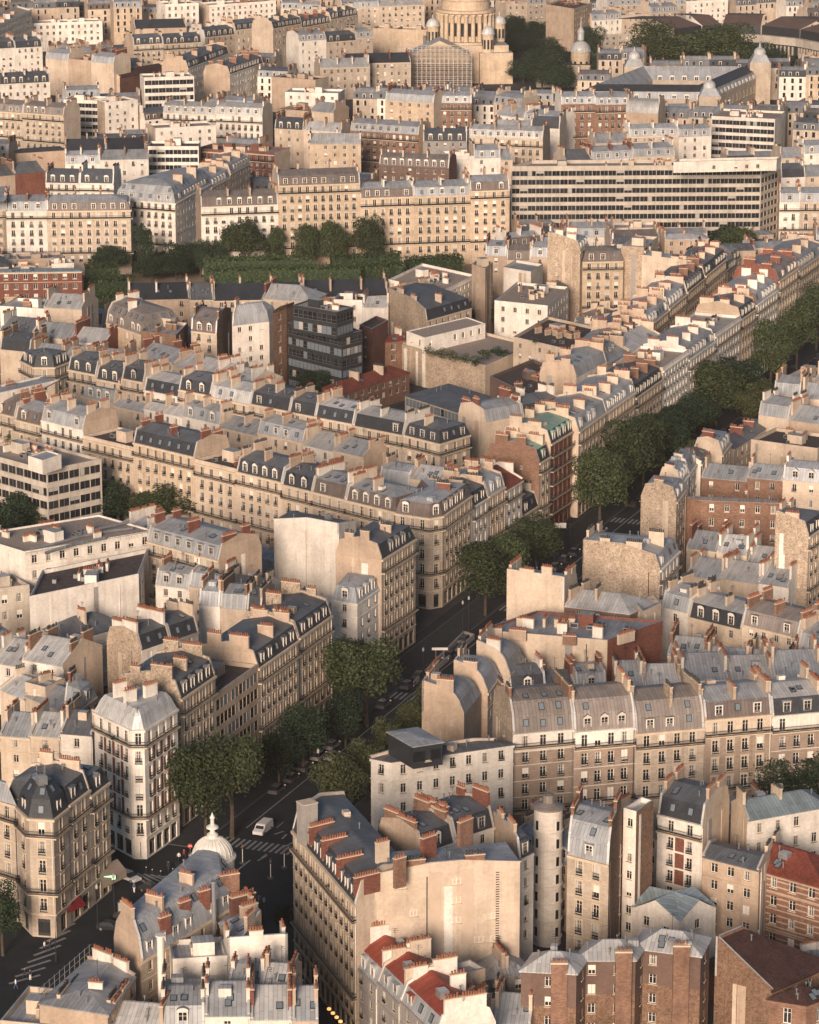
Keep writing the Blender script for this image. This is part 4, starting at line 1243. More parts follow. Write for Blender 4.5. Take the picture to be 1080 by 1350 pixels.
def right_row(pts, h):
    """blocks whose fronts face the boulevard from its right side: only their ends, roofs and backs are seen"""
    for k, (x0, y0, x1, y1, wall, roof, party) in enumerate(pts):
        quad(f"{WWORD[wall]} {ORD[k]} gable from nearest {BR}", (x0, y0), (x1, y1), (x1 + 12, y1 - 16), h, wall, 'pcnf', roof, party)
right_row([(845, 656, 892, 662, 'C', 'Mz', 'R'), (868, 633, 897, 640, 'W', 'Mz', 'C'), (881, 620, 908, 625, 'W', 'Mz', 'W'), (893, 607, 924, 612, 'W', 'Gd', 'W'), (914, 594, 952, 600, 'C', 'Mz', 'C')], 19)
quad('white flat roofed block with roof railing right of boulevard', (990, 584), (1078, 596), (1110, 580), 18, 'C', 'pnnn', 'Fd', 'C')
quad('long hall with grey hipped roof right of boulevard', (940, 585), (968, 592), (1018, 560), 14, 'C', 'ncnn', 'Gd', pitch=.5)
row('of brick attic houses at right', (925, 626), (1080, 640), 17, 9, '985 T G; 1032 T G; 1085 C Mz', ends='pp', face='c')
row('of roofs in right corner by boulevard trees', (1000, 548), (1080, 560), 17, 11, '1040 C Mz PB; 1085 B G PC', ends='pp', face='n')
row('of roofs topping right boulevard side', (1020, 522), (1090, 528), 18, 11, '1055 B Mz PB; 1095 C G PC', ends='pp', face='n')
row('of pale roofs at right edge past trees', (1040, 498), (1100, 505), 18, 11, '1075 C Fz PC; 1105 B G PC', ends='pp', face='n')
# ---- the streets behind: left of boulevard, middle distance
row('on the side street above boulevard', (803, 470), (858, 424), 18, 11, '830 L Mz PB; 858 L Md PB', ends='pp')
row('on the side street by white gable', (856, 425), (958, 342), 20, 11, '882 L Mz PB; 906 L Mz; 930 L Md PW; 958 L Md PK', ends='pp')
quad('large plain white gable wall above side street', (846, 358), (912, 366), (925, 352), 20, 'C', 'ppnp', 'Mz', 'C')
quad('tall rubble walled house left of white gable', (819, 328), (849, 330), (868, 316), 24, 'C', 'pnnp', 'Fz', 'R')
quad('tall narrow house with rubble wall and pale stripe', (722, 328), (765, 332), (776, 322), 24, 'C', 'pcnp', 'Mz', 'R')
row('between two tall rubble walls', (768, 345), (822, 344), 21, 10, '822 Y Mb', ends='nn')
row('right of the hedged park', (640, 338), (724, 340), 16, 11, '668 B Mz PK; 700 C Mb; 724 B Mz', ends='pp', face='c')
quad('bright white terraced house with planted balcony', (512, 372), (582, 388), (626, 366), 15, 'W', 'pcnn', 'F', 'W')
quad('beige tower wall right of the terraced house', (622, 352), (640, 358), (650, 350), 20, 'C', 'ppnn', 'Fz', 'B')
quad('slate mansard house with stained beige gable', (512, 402), (562, 423), (622, 406), 13, 'C', 'pcnp', 'Md', 'R', skyl=1.0)
quad('cream modern flats with long balconies', (652, 400), (722, 407), (750, 382), 16, 'W', 'hhnn', 'F', style='flat')
quad('zinc roofed wing behind cream flats', (722, 384), (736, 392), (749, 378), 15, 'C', 'ncnn', 'Gd')
quad('white cube house beside beige tower', (664, 356), (700, 362), (716, 352), 16, 'W', 'pnnn', 'Fz', 'W', clutter=False)
quad('cream terraced house with brick-coloured flanks and roof plants', (677, 448), (772, 470), (816, 442), 15, 'C', 'hpnp', 'Fd', 'R')
quad('broad rubble wall building with roof garden', (530, 458), (640, 486), (706, 458), 9.5, 'C', 'pnnp', 'F', 'R', clutter=False)
quad('cream flat storey behind the roof garden', (536, 438), (560, 447), (640, 428), 13.5, 'W', 'hhnn', 'F', ground=.2, clutter=False, z0=0, parapet=.4)
quad('black metal clad block with rooftop machinery', (646, 500), (700, 526), (757, 502), 12, 'N', 'nnnn', 'Fd', style='x')
quad('long low building with ribbed grey roof', (534, 522), (610, 546), (668, 530), 7, 'O', 'gnnn', 'Gd', pitch=.12, style='x')
quad('long low red roofed brick hall with white windows', (425, 512), (452, 520), (540, 492), 7, 'T', 'nmnn', 'Gr', pitch=.5, ground=2)
quad('red tiled brick hall with tall white windows beside dark red block', (496, 448), (508, 452), (560, 446), 10, 'T', 'nmnn', 'Gr', pitch=.6)
quad('narrow dark red block beside the glass office', (474, 432), (490, 438), (512, 426), 15, 'k', 'mnnn', 'Fd', clutter=False)
quad('glass office block with dark bands and white floors', (379, 428), (451, 445), (478, 438), 18, 'D', 'ggnn', 'F', style='glass', ground=.5, parapet=.5)
quad('set-back glass upper storeys of the office', (386, 404), (444, 414), (466, 407), 25, 'D', 'ggnn', 'F', style='glass', z0=18.2, ground=.2, parapet=.5)
quad('brick slab with paired windows left of glass office', (360, 414), (378, 408), (388, 402), 22, 'T', 'mnnn', 'Fd', clutter=False)
quad('pale bluish white house left of brick slab', (306, 430), (355, 424), (366, 416), 18, 'W', 'hnnp', 'Tz', 'C')
quad('cream hall with pale sloping roof above glass office', (346, 394), (410, 398), (430, 388), 16, 'C', 'hnnp', 'Gl', pitch=.6)
row('of white backs beside glass office', (440, 398), (512, 400), 14, 9, '478 W Fd; 512 W Gl', ends='pp', face='h')
row('of slate roofs before the park', (170, 396), (512, 388), 13, 14, '250 B Gs PB; 282 L Gd; 400 L Gs; 512 L Gs', ends='pp', face='c')
quad('cream house with brown zinc roof and blank stained wall', (140, 425), (188, 442), (240, 432), 17, 'Y', 'ccnp', 'Tw', 'C')
quad('tall blank cream wall house with rubble right flank', (186, 440), (232, 446), (248, 430), 18, 'C', 'ppnn', 'Fz', 'r')
quad('stone house with rubble right wall by pale bluish house', (252, 436), (286, 440), (306, 420), 18, 'L', 'fpnp', 'Mb', 'r', bal='none')
row('of pale roofs left of cream house', (0, 440), (140, 452), 14, 12, '45 C Gd; 95 C G PC; 140 W Gl', ends='pp', face='c')
row('of roofs under the brick institution', (0, 405), (108, 412), 16, 12, '58 W Fz PW; 108 C Gl PC', ends='pp', face='n')
quad('red brick institution with bluish glazed roof', (-30, 356), (-28, 360), (108, 358), 13, 'K', 'nmnn', 'Gb', pitch=.2)
row('of pale zinc roofs above polygonal house', (0, 462), (160, 478), 13, 11, '40 C Md; 80 C G PB; 120 C Gl PC; 160 C G PB', ends='pp', face='n')
row('of zinc roofs above slate row', (180, 468), (330, 505), 14, 11, '230 C G PC; 280 C Gl PB; 330 W Gl PC', ends='pp', face='c')
row('between the two slate rows', (110, 520), (480, 605), 14, 10, '150 C Mz; 190 C G PB; 240 W Gl PC; 290 W Mz PC; 340 C G PC; 400 C Mz PB; 440 W Gl; 480 C G PB', ends='pp', face='c')
row('of chimneyed zinc roofs before rounded corner', (500, 628), (620, 645), 18, 9, '540 C Mz PC; 580 C Gl PB; 620 W G PC', ends='pp', face='n')
quad('yellow chimney flank house with green roof', (664, 572), (716, 580), (735, 560), 22, 'C', 'ppnn', 'Fz', 'C')
row('of roofs under the black clad block', (640, 560), (740, 540), 17, 10, '690 C Mz PC; 740 C Md PB', ends='pp', face='n')
row('of zinc backs along boulevard', (760, 500), (870, 440), 18, 10, '800 W Mz PB; 830 C G PB; 870 C Gl PC', ends='pp', face='n')
# ---- the row facing the park and the office block
PK_ = 'facing the clipped hedges'
row(PK_, (8, 278), (175, 276), 21, 13, '-30 L Mz; 8 L Mz; 62 W Mz; 172 L Mbz', ends='pf')
many('white corner building with zinc roof beside park trees', [(152, 262), (231, 268), (278, 242)], 21, 13, wall='W', edges='fcnnn', roof='Tz', bal='top2')
row('on the street behind white corner', (279, 242), (330, 215), 21, 12, '304 L Mz; 330 L Mz', ends='np', face='c')
row('of stone fronts behind park trees', (265, 276), (672, 262), 21, 13, '367 W Mb; 475 Y Mb e243; 546 Y Mbz e260; 620 Y Mz e258; 672 Y Mbz e251', ends='pp')
quad('long modern office block with eight bands of dark windows', (674, 224), (1004, 222), (1027, 214), 29, 'O', 'oonn', 'F', style='office', ground=.4, parapet=1.2, fh=2.9)
quad('white rooftop storey on the long office block', (888, 217), (1024, 214), (1030, 210), 33, 'W', 'hnnn', 'Fd', z0=30.3, ground=.1, clutter=False)
FAR = [  # (place, A, B, h, depth, segments, face)
 ('right of long office block', (1028, 262), (1090, 262), 18, 12, '1055 W Mz; 1095 L Mz', 'f'),
 ('at right edge past office', (1030, 234), (1090, 232), 18, 12, '1062 W Md; 1095 C G', 'h'),
 ('above right edge roofs', (1030, 205), (1090, 203), 18, 12, '1060 C G; 1095 W Mz', 'c'),
 ('behind office roof', (745, 210), (890, 203), 18, 12, '780 C Gd; 835 W Mz; 890 C Mz', 'c'),
 ('under white modern flats', (785, 185), (938, 180), 18, 11, '830 L G; 895 L Mz; 938 W Mz', 'c'),
 ('of brickish flats near quadrangle', (740, 140), (832, 138), 20, 13, '785 T Mz; 832 T Mz', 'f'),
 ('beside brickish flats', (825, 148), (868, 150), 18, 12, '868 B Cl', 'n'),
 ('left of brickish flats', (618, 180), (716, 184), 17, 12, '716 C Mlz', 'f'),
 ('under pale zinc row', (590, 212), (672, 210), 18, 12, '625 W Fz; 660 W Mz; 676 C G', 'c'),
 ('of dark brown house', (500, 218), (592, 222), 19, 11, '592 N Mb PK', 'c'),
 ('of blank cream backs', (408, 190), (476, 190), 18, 12, '476 Y Gl PC', 'h'),
 ('of zinc with brick balconies', (462, 172), (552, 178), 18, 12, '552 T Mz', 'f'),
 ('near dark hipped house', (558, 186), (616, 186), 16, 12, '616 G Md', 'c'),
 ('of golden blank house', (508, 132), (572, 136), 19, 12, '572 Y Mz PC', 'h'),
 ('of brick house by scaffold', (570, 136), (622, 136), 18, 12, '622 T Mz', 'f'),
 ('right of brick house', (655, 150), (740, 160), 15, 12, '690 W G; 740 C Mz', 'c'),
 ('above pale zinc row', (650, 168), (738, 172), 15, 11, '700 C Gl; 738 W Md', 'n'),
 ('of broad cream wall', (358, 104), (416, 108), 14, 12, '416 B Fd', 'n'),
 ('of white wall with chimney', (376, 124), (446, 126), 15, 12, '446 W Fz PW', 'h'),
 ('under white chimney wall', (366, 142), (440, 148), 16, 12, '410 B Fw; 440 C G', 'n'),
 ('of zinc roofs beside gate', (362, 165), (450, 170), 16, 11, '400 C Md; 450 C Gl', 'c'),
 ('of institution with slate roof', (455, 84), (542, 82), 14, 14, '542 L Gs', 'c'),
 ('of pale pavilion', (422, 90), (488, 88), 14, 13, '488 L Gl', 'c'),
 ('of cream garden wall house', (492, 42), (572, 44), 16, 11, '524 Y Fz; 572 Y Fz', 'n'),
 ('of low white flats', (500, 56), (562, 54), 10, 11, '562 W Fd', 'h'),
 ('of dark mansards at top', (360, 40), (472, 20), 20, 12, '398 L Md; 436 L Md; 472 L Md', 'c'),
 ('of white gables at top', (394, 55), (492, 48), 20, 12, '430 W Mz; 470 L Md; 492 L Mz', 'c'),
 ('of red brick terraces', (258, 196), (362, 204), 16, 12, '308 K Fd; 362 K Fz', 'f'),
 ('of dark balconied terraces', (195, 196), (262, 196), 18, 12, '262 W Fd', 'o'),
 ('of terraced white flats', (205, 172), (285, 168), 18, 12, '285 W Fw', 'h'),
 ('of pale zinc mansards', (215, 146), (346, 152), 17, 12, '285 W Mlz; 346 W Mlz', 'f'),
 ('of white modern front', (190, 105), (256, 103), 20, 12, '256 W Fw', 'o'),
 ('of cream modern offices', (84, 134), (140, 136), 18, 12, '140 W Fw', 'o'),
 ('of terraced cream flats', (138, 138), (182, 134), 18, 11, '182 W Fw', 'h'),
 ('of balconied stone at left', (-20, 144), (84, 152), 18, 12, '30 L Mw; 84 L Mw', 'f'),
 ('of slate with arched attic', (-20, 112), (66, 108), 16, 12, '66 W Md', 'c'),
 ('of long black slate roofs', (86, 196), (192, 194), 13, 13, '140 B Gs; 192 B Gs', 'n'),
 ('of zinc above park front', (86, 212), (196, 210), 17, 11, '132 W Mz; 196 W G', 'c'),
 ('of mansards above park front', (60, 238), (150, 240), 19, 12, '105 W Md; 150 W Md', 'f'),
 ('of low zinc at left', (-20, 236), (60, 228), 15, 12, '20 B Gd; 60 K Gd', 'n'),
 ('of white mansards upper left', (-20, 68), (56, 63), 18, 12, '20 W Md; 56 W Md', 'c'),
 ('of beige backs upper left', (60, 74), (150, 82), 17, 12, '90 C Mz; 120 B Fd; 150 C Mz', 'n'),
 ('of stone fronts upper left', (176, 58), (266, 53), 19, 12, '215 L Md; 266 L Md', 'f'),
 ('of facing mansards', (248, 90), (302, 70), 17, 12, '302 W Md PB', 'c'),
 ('of second facing mansards', (303, 98), (347, 83), 17, 12, '347 W Md PB', 'c'),
 ('of slate row top left', (270, 46), (345, 38), 17, 12, '310 L Md; 345 L Md', 'c'),
 ('of long dark red roof', (158, 103), (222, 92), 10, 10, '222 k Gt', 'n'),
 ('of cream modern block', (40, 33), (135, 30), 13, 12, '135 W Fw', 'm'),
 ('of big white institution', (218, 8), (262, 6), 20, 14, '262 W Fw', 'm'),
 ('of white institution wing', (276, 9), (364, 3), 18, 12, '364 W Fw', 'm'),
 ('of slate pavilions', (178, 38), (246, 36), 12, 14, '246 B Gs', 'n'),
 ('of low white sheds', (130, 92), (190, 88), 12, 12, '160 C Mz; 190 W Gd', 'c'),
 ('at top right behind trees', (780, 24), (895, 16), 18, 12, '820 W Mz; 858 C Fz; 895 L Mz', 'c'),
 ('of second line top right', (800, 10), (960, 2), 18, 12, '850 L Mz; 905 L Mz; 960 W Fz', 'c'),
 ('of low modern stone wing', (795, 48), (850, 46), 9, 14, '850 O F', 'm'),
 ('at top beside the dome', (450, 12), (560, 8), 18, 12, '500 C Mz; 560 C Gl', 'c'),
 ('right of the dome', (668, 8), (720, 5), 18, 12, '695 C Fz; 720 L Mz', 'c'),
]
for (pl, A, B, h, dp, sg, fc) in FAR: row(pl, A, B, h, dp, sg, ends='pp', face=fc)
quad('tall plain brownish apartment slab above dark garden trees', (720, 8), (757, 14), (781, 6), 24, 'B', 'pcnn', 'Fd', 'B')
quad('white modern flats with ribbon windows near right edge', (938, 156), (1022, 160), (1036, 150), 21, 'W', 'onnn', 'Fw', style='office', ground=1)
quad('white ribbon windowed block in top left corner', (-30, 34), (-10, 40), (42, 15), 20, 'W', 'nonn', 'Fw', style='office', ground=1)
quad('large black slate hipped hall at left', (20, 200), (22, 202), (86, 198), 11, 'B', 'nnnn', 'Gs', pitch=.7)

# ================================================================== landmarks
def shape_thing(name, label, cat, x, y, z=0.0, group=None): return thing(name, label, cat, (x, y, z), group)
# --- domed church under scaffolding
cx, cy = 25.5, 1478.0
ch = shape_thing('church', 'domed golden stone church with columned drum behind scaffolding', 'church', cx, cy)
q = MB(); q.box((cx, cy + 4, 0), (34, 40, 17), 'yellow_stone', .12, False, 'zinc'); q.box((cx + 13, cy - 12, 0), (15, 12, 14), 'yellow_stone', .12, False, 'zinc')
q.box((cx - 12, cy - 22, 0), (26, 16, 15), 'yellow_stone', .05, False, 'zinc')
q.build('nave', ch)
q = MB(); q.poly([(cx - 25, cy - 30.2, 15), (cx + 1, cy - 30, 15), (cx - 12, cy - 30.1, 21)], 'yellow_stone'); q.poly([(cx - 25, cy - 30.2, 15), (cx - 12, cy - 30.1, 21), (cx - 12, cy - 14, 21), (cx - 25, cy - 14, 15)], 'zinc'); q.poly([(cx + 1, cy - 30, 15), (cx + 1, cy - 14, 15), (cx - 12, cy - 14, 21), (cx - 12, cy - 30.1, 21)], 'zinc')
q.build('pediment', ch)
q = MB(); q.lathe((cx, cy, 0), [(14.5, 16), (14.5, 18), (11.2, 18.2), (11.2, 30.5), (13.6, 30.8), (13.6, 32), (11.0, 32.1), (11.0, 36), (11.6, 36.3), (11.6, 37)], 'yellow_stone', 32); q.build('drum', ch)
q = MB(); q.lathe((cx, cy, 0), [(11.0, 37)] + [(11.0 * math.cos(R(t)), 37 + 14 * math.sin(R(t))) for t in range(8, 88, 8)] + [(0, 51)], 'light_zinc', 32); dm = q.build('dome', ch)
for k in range(16):
    a = 2 * math.pi * k / 16; w = MB()
    w.tube([(cx + 11.15 * math.cos(R(t)) * math.cos(a), cy + 11.15 * math.cos(R(t)) * math.sin(a), 37 + 14.1 * math.sin(R(t))) for t in range(0, 89, 8)], .35, 'yellow_stone', 5); w.build('rib', dm, tuple(ch.location))
q = MB(); q.cyl((0, 0, 0), 1.0, .85, 11.6, 'yellow_stone', 8); q.box((0, 0, 11.6), (1.9, 1.9, .7), 'yellow_stone'); colm = q.mesh('column')
q = MB(); q.box((0, 0, 0), (1.9, .5, 6), 'glass'); bay = q.mesh('window')
for k in range(24):
    a = 2 * math.pi * k / 24
    if math.sin(a) < .5: inst('column', colm, ch, Matrix.Translation((12.5 * math.cos(a), 12.5 * math.sin(a), 18.2)))
for k in range(24):  # drum windows, set in every gap to stand in for shade between columns
    a = 2 * math.pi * (k + .5) / 24
    if math.sin(a) < .4: inst('window', bay, ch, Matrix.Translation((11.1 * math.cos(a), 11.1 * math.sin(a), 20.5)) @ Matrix.Rotation(a + math.pi / 2, 4, 'Z'))
for (dx, dy, z) in ((-15, -9, 17), (10, -14, 14), (15.5, 2, 17)):
    q = MB(); q.cyl((cx + dx, cy + dy, z), 2.7, 2.7, 8, 'yellow_stone', 10); q.lathe((cx + dx, cy + dy, z + 8), [(3.1, 0), (3.1, .5)] + [(2.9 * math.cos(R(t)), .5 + 3.2 * math.sin(R(t))) for t in (5, 25, 45, 65, 85)] + [(.3, 4.5), (0, 5.6)], 'light_zinc', 12)
    for k in range(5):
        a = -math.pi * (k + .5) / 5; q.box((cx + dx + 2.7 * math.cos(a), cy + dy + 2.7 * math.sin(a), z + 1.5), (.9, .25, 4.2), 'glass', a + math.pi / 2)
    q.build('turret', ch)
sf = shape_thing('scaffolding', 'grid of metal scaffolding wrapped around the church front', 'scaffolding', cx - 14, cy - 36)
q = MB(); x0, y0 = cx - 30, cy - 34
for i in range(17):
    for (yy, hh) in ((y0, 18), (y0 - 4, 13)): q.box((x0 + i * 2.0, yy, 0), (.3, .3, hh + 2 - abs(i - 8) * .3), 'metal_grey')
q.build('pole', sf)['kind'] = 'stuff'
for k in range(10):
    q = MB(); q.box((x0 + 16, y0 - (2 if k < 6 else 0), 1.9 * k + 1.5), (33, 4.2 if k < 6 else 1.0, .14), 'beige_render'); q.box((x0 + 16, y0 - (4.2 if k < 6 else .7), 1.9 * k + 2.4), (33, .2, .2), 'metal_grey'); q.build('platform', sf)
def claim(x, y, r_): FOOTS.append((Vector((x, y)), r_ * 1.42, [Vector((x - r_, y - r_)), Vector((x + r_, y - r_)), Vector((x + r_, y + r_)), Vector((x - r_, y + r_))]))
claim(cx - 4, cy - 6, 38); claim(at(765, 112, 0).x, at(765, 112, 0).y, 14)
# --- courtyard palace with four slate wings
A3, B3, C3 = at(762, 124, 14), at(935, 125, 14), at(1001, 96, 14)
OUT = [A3, B3, C3, A3 + C3 - B3]
pc = sum(OUT, Vector((0, 0))) / 4
FOOTS.append((pc, max((p - pc).length for p in OUT) + 8, OUT))
pal = shape_thing('courtyard_building', 'slate roofed institution around a square court with corner domes', 'building', pc.x, pc.y)
INN = inset(OUT, [11] * 4); MID = inset(OUT, [5.5] * 4); wbm, rbm = MB(), MB()
for i in range(4):
    j = (i + 1) % 4; a, b_, c, d = OUT[i], OUT[j], INN[i], INN[j]; e1, f1 = MID[i], MID[j]
    wbm.poly([(a.x, a.y, 0), (b_.x, b_.y, 0), (b_.x, b_.y, 12), (a.x, a.y, 12)], 'limestone'); wbm.poly([(d.x, d.y, 0), (c.x, c.y, 0), (c.x, c.y, 12), (d.x, d.y, 12)], 'limestone')
    oa, ob = inset(OUT, [1.0] * 4)[i], inset(OUT, [1.0] * 4)[j]
    rbm.poly([(a.x, a.y, 12), (b_.x, b_.y, 12), (ob.x, ob.y, 15), (oa.x, oa.y, 15)], 'zinc'); rbm.poly([(oa.x, oa.y, 15), (ob.x, ob.y, 15), (f1.x, f1.y, 17.4), (e1.x, e1.y, 17.4)], 'slate')
    rbm.poly([(d.x, d.y, 12), (c.x, c.y, 12), (e1.x, e1.y, 17.4), (f1.x, f1.y, 17.4)], 'zinc')
wbm.build('wall', pal); rbm.build('roof', pal)
nwin = 0
for i in (0, 1, 2):
    P_, Q_ = (OUT[i], OUT[i + 1]) if i < 2 else (INN[3], INN[2])
    L_ = (Q_ - P_).length; e = (Q_ - P_) / L_; nn_ = Vector((e.y, -e.x))
    for k in range(int(L_ / 5.2)):
        p = P_ + e * (5.2 * (k + .6)); dl = p - pc
        Mx = lambda z, o, sx, sz: Matrix(((e.x * sx, -nn_.x, 0, dl.x + nn_.x * o), (e.y * sx, -nn_.y, 0, dl.y + nn_.y * o), (0, 0, sz, z), (0, 0, 0, 1)))
        inst('dormer', dorm('arch', 'light_zinc', True), pal, Mx(11.8, -.1, 1.4, 1.1)); nwin += 1
        inst('window', win(True, False, 'dark', False, 1), pal, Mx(6.5, .24, 1.3, 1.2)); nwin += 1
for (pt_, hh) in ((OUT[1], 14), (OUT[2], 19), (OUT[3], 17)):
    q = MB(); q.box((pt_.x, pt_.y, 0), (9, 9, hh), 'limestone', 0, False, 'zinc'); q.box((pt_.x, pt_.y, hh), (8.4, 8.4, 3), 'zinc', 0, False, None, .62)
    q.lathe((pt_.x, pt_.y, hh + 3), [(2.6, 0), (2.6, .8)] + [(2.6 * math.cos(R(t)), .8 + 2.3 * math.sin(R(t))) for t in (10, 30, 50, 70)] + [(.4, 3.4), (.3, 4.4), (0, 5.2)], 'light_zinc', 12); q.build('corner_pavilion', pal)
# --- chapel tower beside it
p = at(765, 112, 0); tw = shape_thing('chapel', 'small cream chapel tower with white dome and lantern', 'chapel', p.x, p.y)
q = MB(); q.box((p.x - 8, p.y - 2, 0), (24, 12, 10), 'limestone', 0, False, 'slate'); q.build('nave', tw)
q = MB(); q.cyl((p.x, p.y, 0), 4.4, 4.4, 15, 'yellow_stone', 16)
q.lathe((p.x, p.y, 15), [(4.8, 0), (4.8, .6)] + [(4.5 * math.cos(R(t)), .6 + 4.4 * math.sin(R(t))) for t in (5, 20, 35, 50, 65, 80)] + [(1.5, 5.2), (1.5, 8.5), (1.8, 8.7), (.9, 10.5), (.25, 11.5), (.15, 15.5), (0, 15.6)], 'light_zinc', 16); q.build('dome', tw)
for k in range(5):
    a = -math.pi * (k + .5) / 5; w = MB(); w.box((p.x + 4.35 * math.cos(a), p.y + 4.35 * math.sin(a), 6), (1.1, .3, 5), 'glass', a + math.pi / 2); w.build('window', tw)
# --- big curved modern block in the upper right
px_ = [(892, 38), (927, 34), (953, 33), (1003, 34), (1053, 39), (1095, 47)]
F_ = [at(*t_, 22) for t_ in px_]; fc = sum(F_, Vector((0, 0))) / len(F_)
cvb = shape_thing('curved_office_building', 'curved office building with dark fins and broad dark roof', 'building', fc.x, fc.y)
wbm, rbm, fb = MB(), MB(), MB(); k0 = 0
for a, b_ in zip(F_, F_[1:]):
    L_ = (b_ - a).length; e = (b_ - a) / L_; nn_ = Vector((e.y, -e.x))
    def W_(z0, z1, mat, o0=0.0, o1=0.0): wbm.poly([(a.x + nn_.x * o0, a.y + nn_.y * o0, z0), (b_.x + nn_.x * o0, b_.y + nn_.y * o0, z0), (b_.x + nn_.x * o1, b_.y + nn_.y * o1, z1), (a.x + nn_.x * o1, a.y + nn_.y * o1, z1)], mat)
    W_(0, 14.5, 'dark_metal'); W_(14.5, 14.5, 'concrete', 0, 1.5); W_(14.5, 18, 'concrete', 1.5, 1.5); W_(18, 18, 'concrete', 1.5, -1); W_(18, 22, 'dark_metal', -1, -1)
    rbm.poly([(a.x - nn_.x, a.y - nn_.y, 22), (b_.x - nn_.x, b_.y - nn_.y, 22), (b_.x - nn_.x * 16, b_.y - nn_.y * 16, 25), (a.x - nn_.x * 16, a.y - nn_.y * 16, 25)], 'brown_slate')
    rbm.poly([(a.x - nn_.x * 16, a.y - nn_.y * 16, 25), (b_.x - nn_.x * 16, b_.y - nn_.y * 16, 25), (b_.x - nn_.x * 40, b_.y - nn_.y * 40, 23), (a.x - nn_.x * 40, a.y - nn_.y * 40, 23)], 'dark_felt')
    for z in (1.0, 5.5, 10):
        for k in range(int(L_ / 2.2)):
            pp = a + e * (2.2 * (k + .5)); fb.box((pp.x + nn_.x * .3, pp.y + nn_.y * .3, z), (.75, .6, 3.9), 'concrete', math.atan2(e.y, e.x))
    FOOTS.append(((a + b_) / 2 - nn_ * 20, L_ / 2 + 12, [a, b_, b_ - nn_ * 40, a - nn_ * 40]))
wbm.build('wall', cvb); rbm.build('roof', cvb); fb.build('fin', cvb)['kind'] = 'stuff'
# --- white ribbed dome on the foreground block
wing = DOMEWING[-1]; dp = at(281, 1140, 21); wl = wing.location
q = MB(); q.cyl((dp.x, dp.y, 19), 3.2, 3.2, 3.2, 'dome_white', 20); q.lathe((dp.x, dp.y, 22.2), [(3.5, 0), (3.5, .3), (3.0, .4)] + [(3.0 * math.cos(R(t)), .4 + 2.9 * math.sin(R(t))) for t in range(8, 76, 8)] + [(.85, 3.3), (.85, 3.7), (.35, 4.1), (.45, 4.5), (.95, 4.7), (.9, 4.95), (.3, 5.3), (.28, 6.0), (.42, 6.3), (.2, 6.7), (0, 7.2)], 'dome_white', 24)
dob = q.build('dome', wing)
for k in range(24):
    a = 2 * math.pi * k / 24; w = MB(); w.tube([(dp.x + 3.03 * math.cos(R(t)) * math.cos(a), dp.y + 3.03 * math.cos(R(t)) * math.sin(a), 22.6 + 2.92 * math.sin(R(t))) for t in range(0, 76, 15)], .07, 'dome_white', 4); w.build('rib', dob, tuple(wl))
# --- round white stair tower
tb = at(721, 1242, 0); tt = shape_thing('stair_tower', 'slim round white stair tower with window on every landing', 'tower', tb.x, tb.y)
q = MB(); q.cyl((tb.x, tb.y, 0), 2.25, 2.25, 22.5, 'white_render', 24, False); q.build('wall', tt)
q = MB(); q.lathe((tb.x, tb.y, 22.5), [(2.25, 0), (2.5, .05), (2.5, .3), (.9, 1.0), (.9, 2.2), (0, 2.4)], 'warm_zinc', 20); q.build('roof', tt)
for k in range(7):
    for a in (-.9, -2.45):
        w = MB(); c = (tb.x + 2.2 * math.cos(a), tb.y + 2.2 * math.sin(a), 1.6 + k * 2.95)
        w.box(c, (.8, .22, 1.7), 'white_paint', a + math.pi / 2); w.box((c[0] + .13 * math.cos(a), c[1] + .13 * math.sin(a), c[2] + .1), (.56, .04, 1.5), 'glass', a + math.pi / 2); w.build('window', tt)
q = MB()
for k in range(7): q.lathe((tb.x, tb.y, 1.2 + k * 2.95), [(2.26, 0), (2.4, .02), (2.4, .14), (2.26, .16)], 'white_render', 24)
q.build('string_course', tt)
# --- brick chimneys and stone bases of the three brick gable houses, flues
def find(lbl): return next(o for o in LABELS if o['label'].startswith(lbl))
for lbl, cxp, yp in (('left brick gable', 737, 1282), ('middle brick gable', 822, 1267), ('right brick gable', 898, 1259)):
    o = find(lbl); p = at(cxp, yp, 16) + Vector((0, -.45)); q = MB(); q.box((p.x, p.y, 0), (2.3, .85, 17.6), 'tan_brick'); q.box((p.x, p.y, 17.6), (2.5, 1.05, .25), 'trim_stone')
    c_ = q.build('chimney', o)
    for k in range(4): inst('chimney_pot', POT['terracotta'], c_, Matrix.Translation((p.x - o.location.x - .8 + k * .53, p.y - o.location.y, 17.85)))
def flue(label, base, ztop, r=.28, mat='white_paint', z0=0.0, bend=None):
    p = at(*base, z0); q = MB()
    pts = [(p.x, p.y, z0), (p.x, p.y, ztop)]
    if bend: pts += [(p.x + bend, p.y - .1, ztop + .7)]
    q.tube(pts, r, mat, 10); q.cyl((p.x + (bend or 0), p.y, ztop + (.75 if bend else .05)), r * 1.5, r * 1.5, .18, mat, 10)
    return solo(q, 'flue_pipe', label, 'flue', None, (p.x, p.y, z0))
flue('white flue pipe with elbow on right brick gable', (896, 1352), 17, .42, 'white_paint', 5, .9)
flue('tall white flue in front of bottom left roofs', (214, 1352), 23.5, .5, 'white_paint', 10)
flue('pale flue rising beside the white dome wing', (283, 1240), 25, .32, 'metal_grey', 16)
flue('thin black pipe before the long beige wall', (571, 1262), 18, .14, 'iron', 6)
flue('slim white flue on cream house at right edge', (1027, 1108), 19.5, .25, 'white_paint', 10)
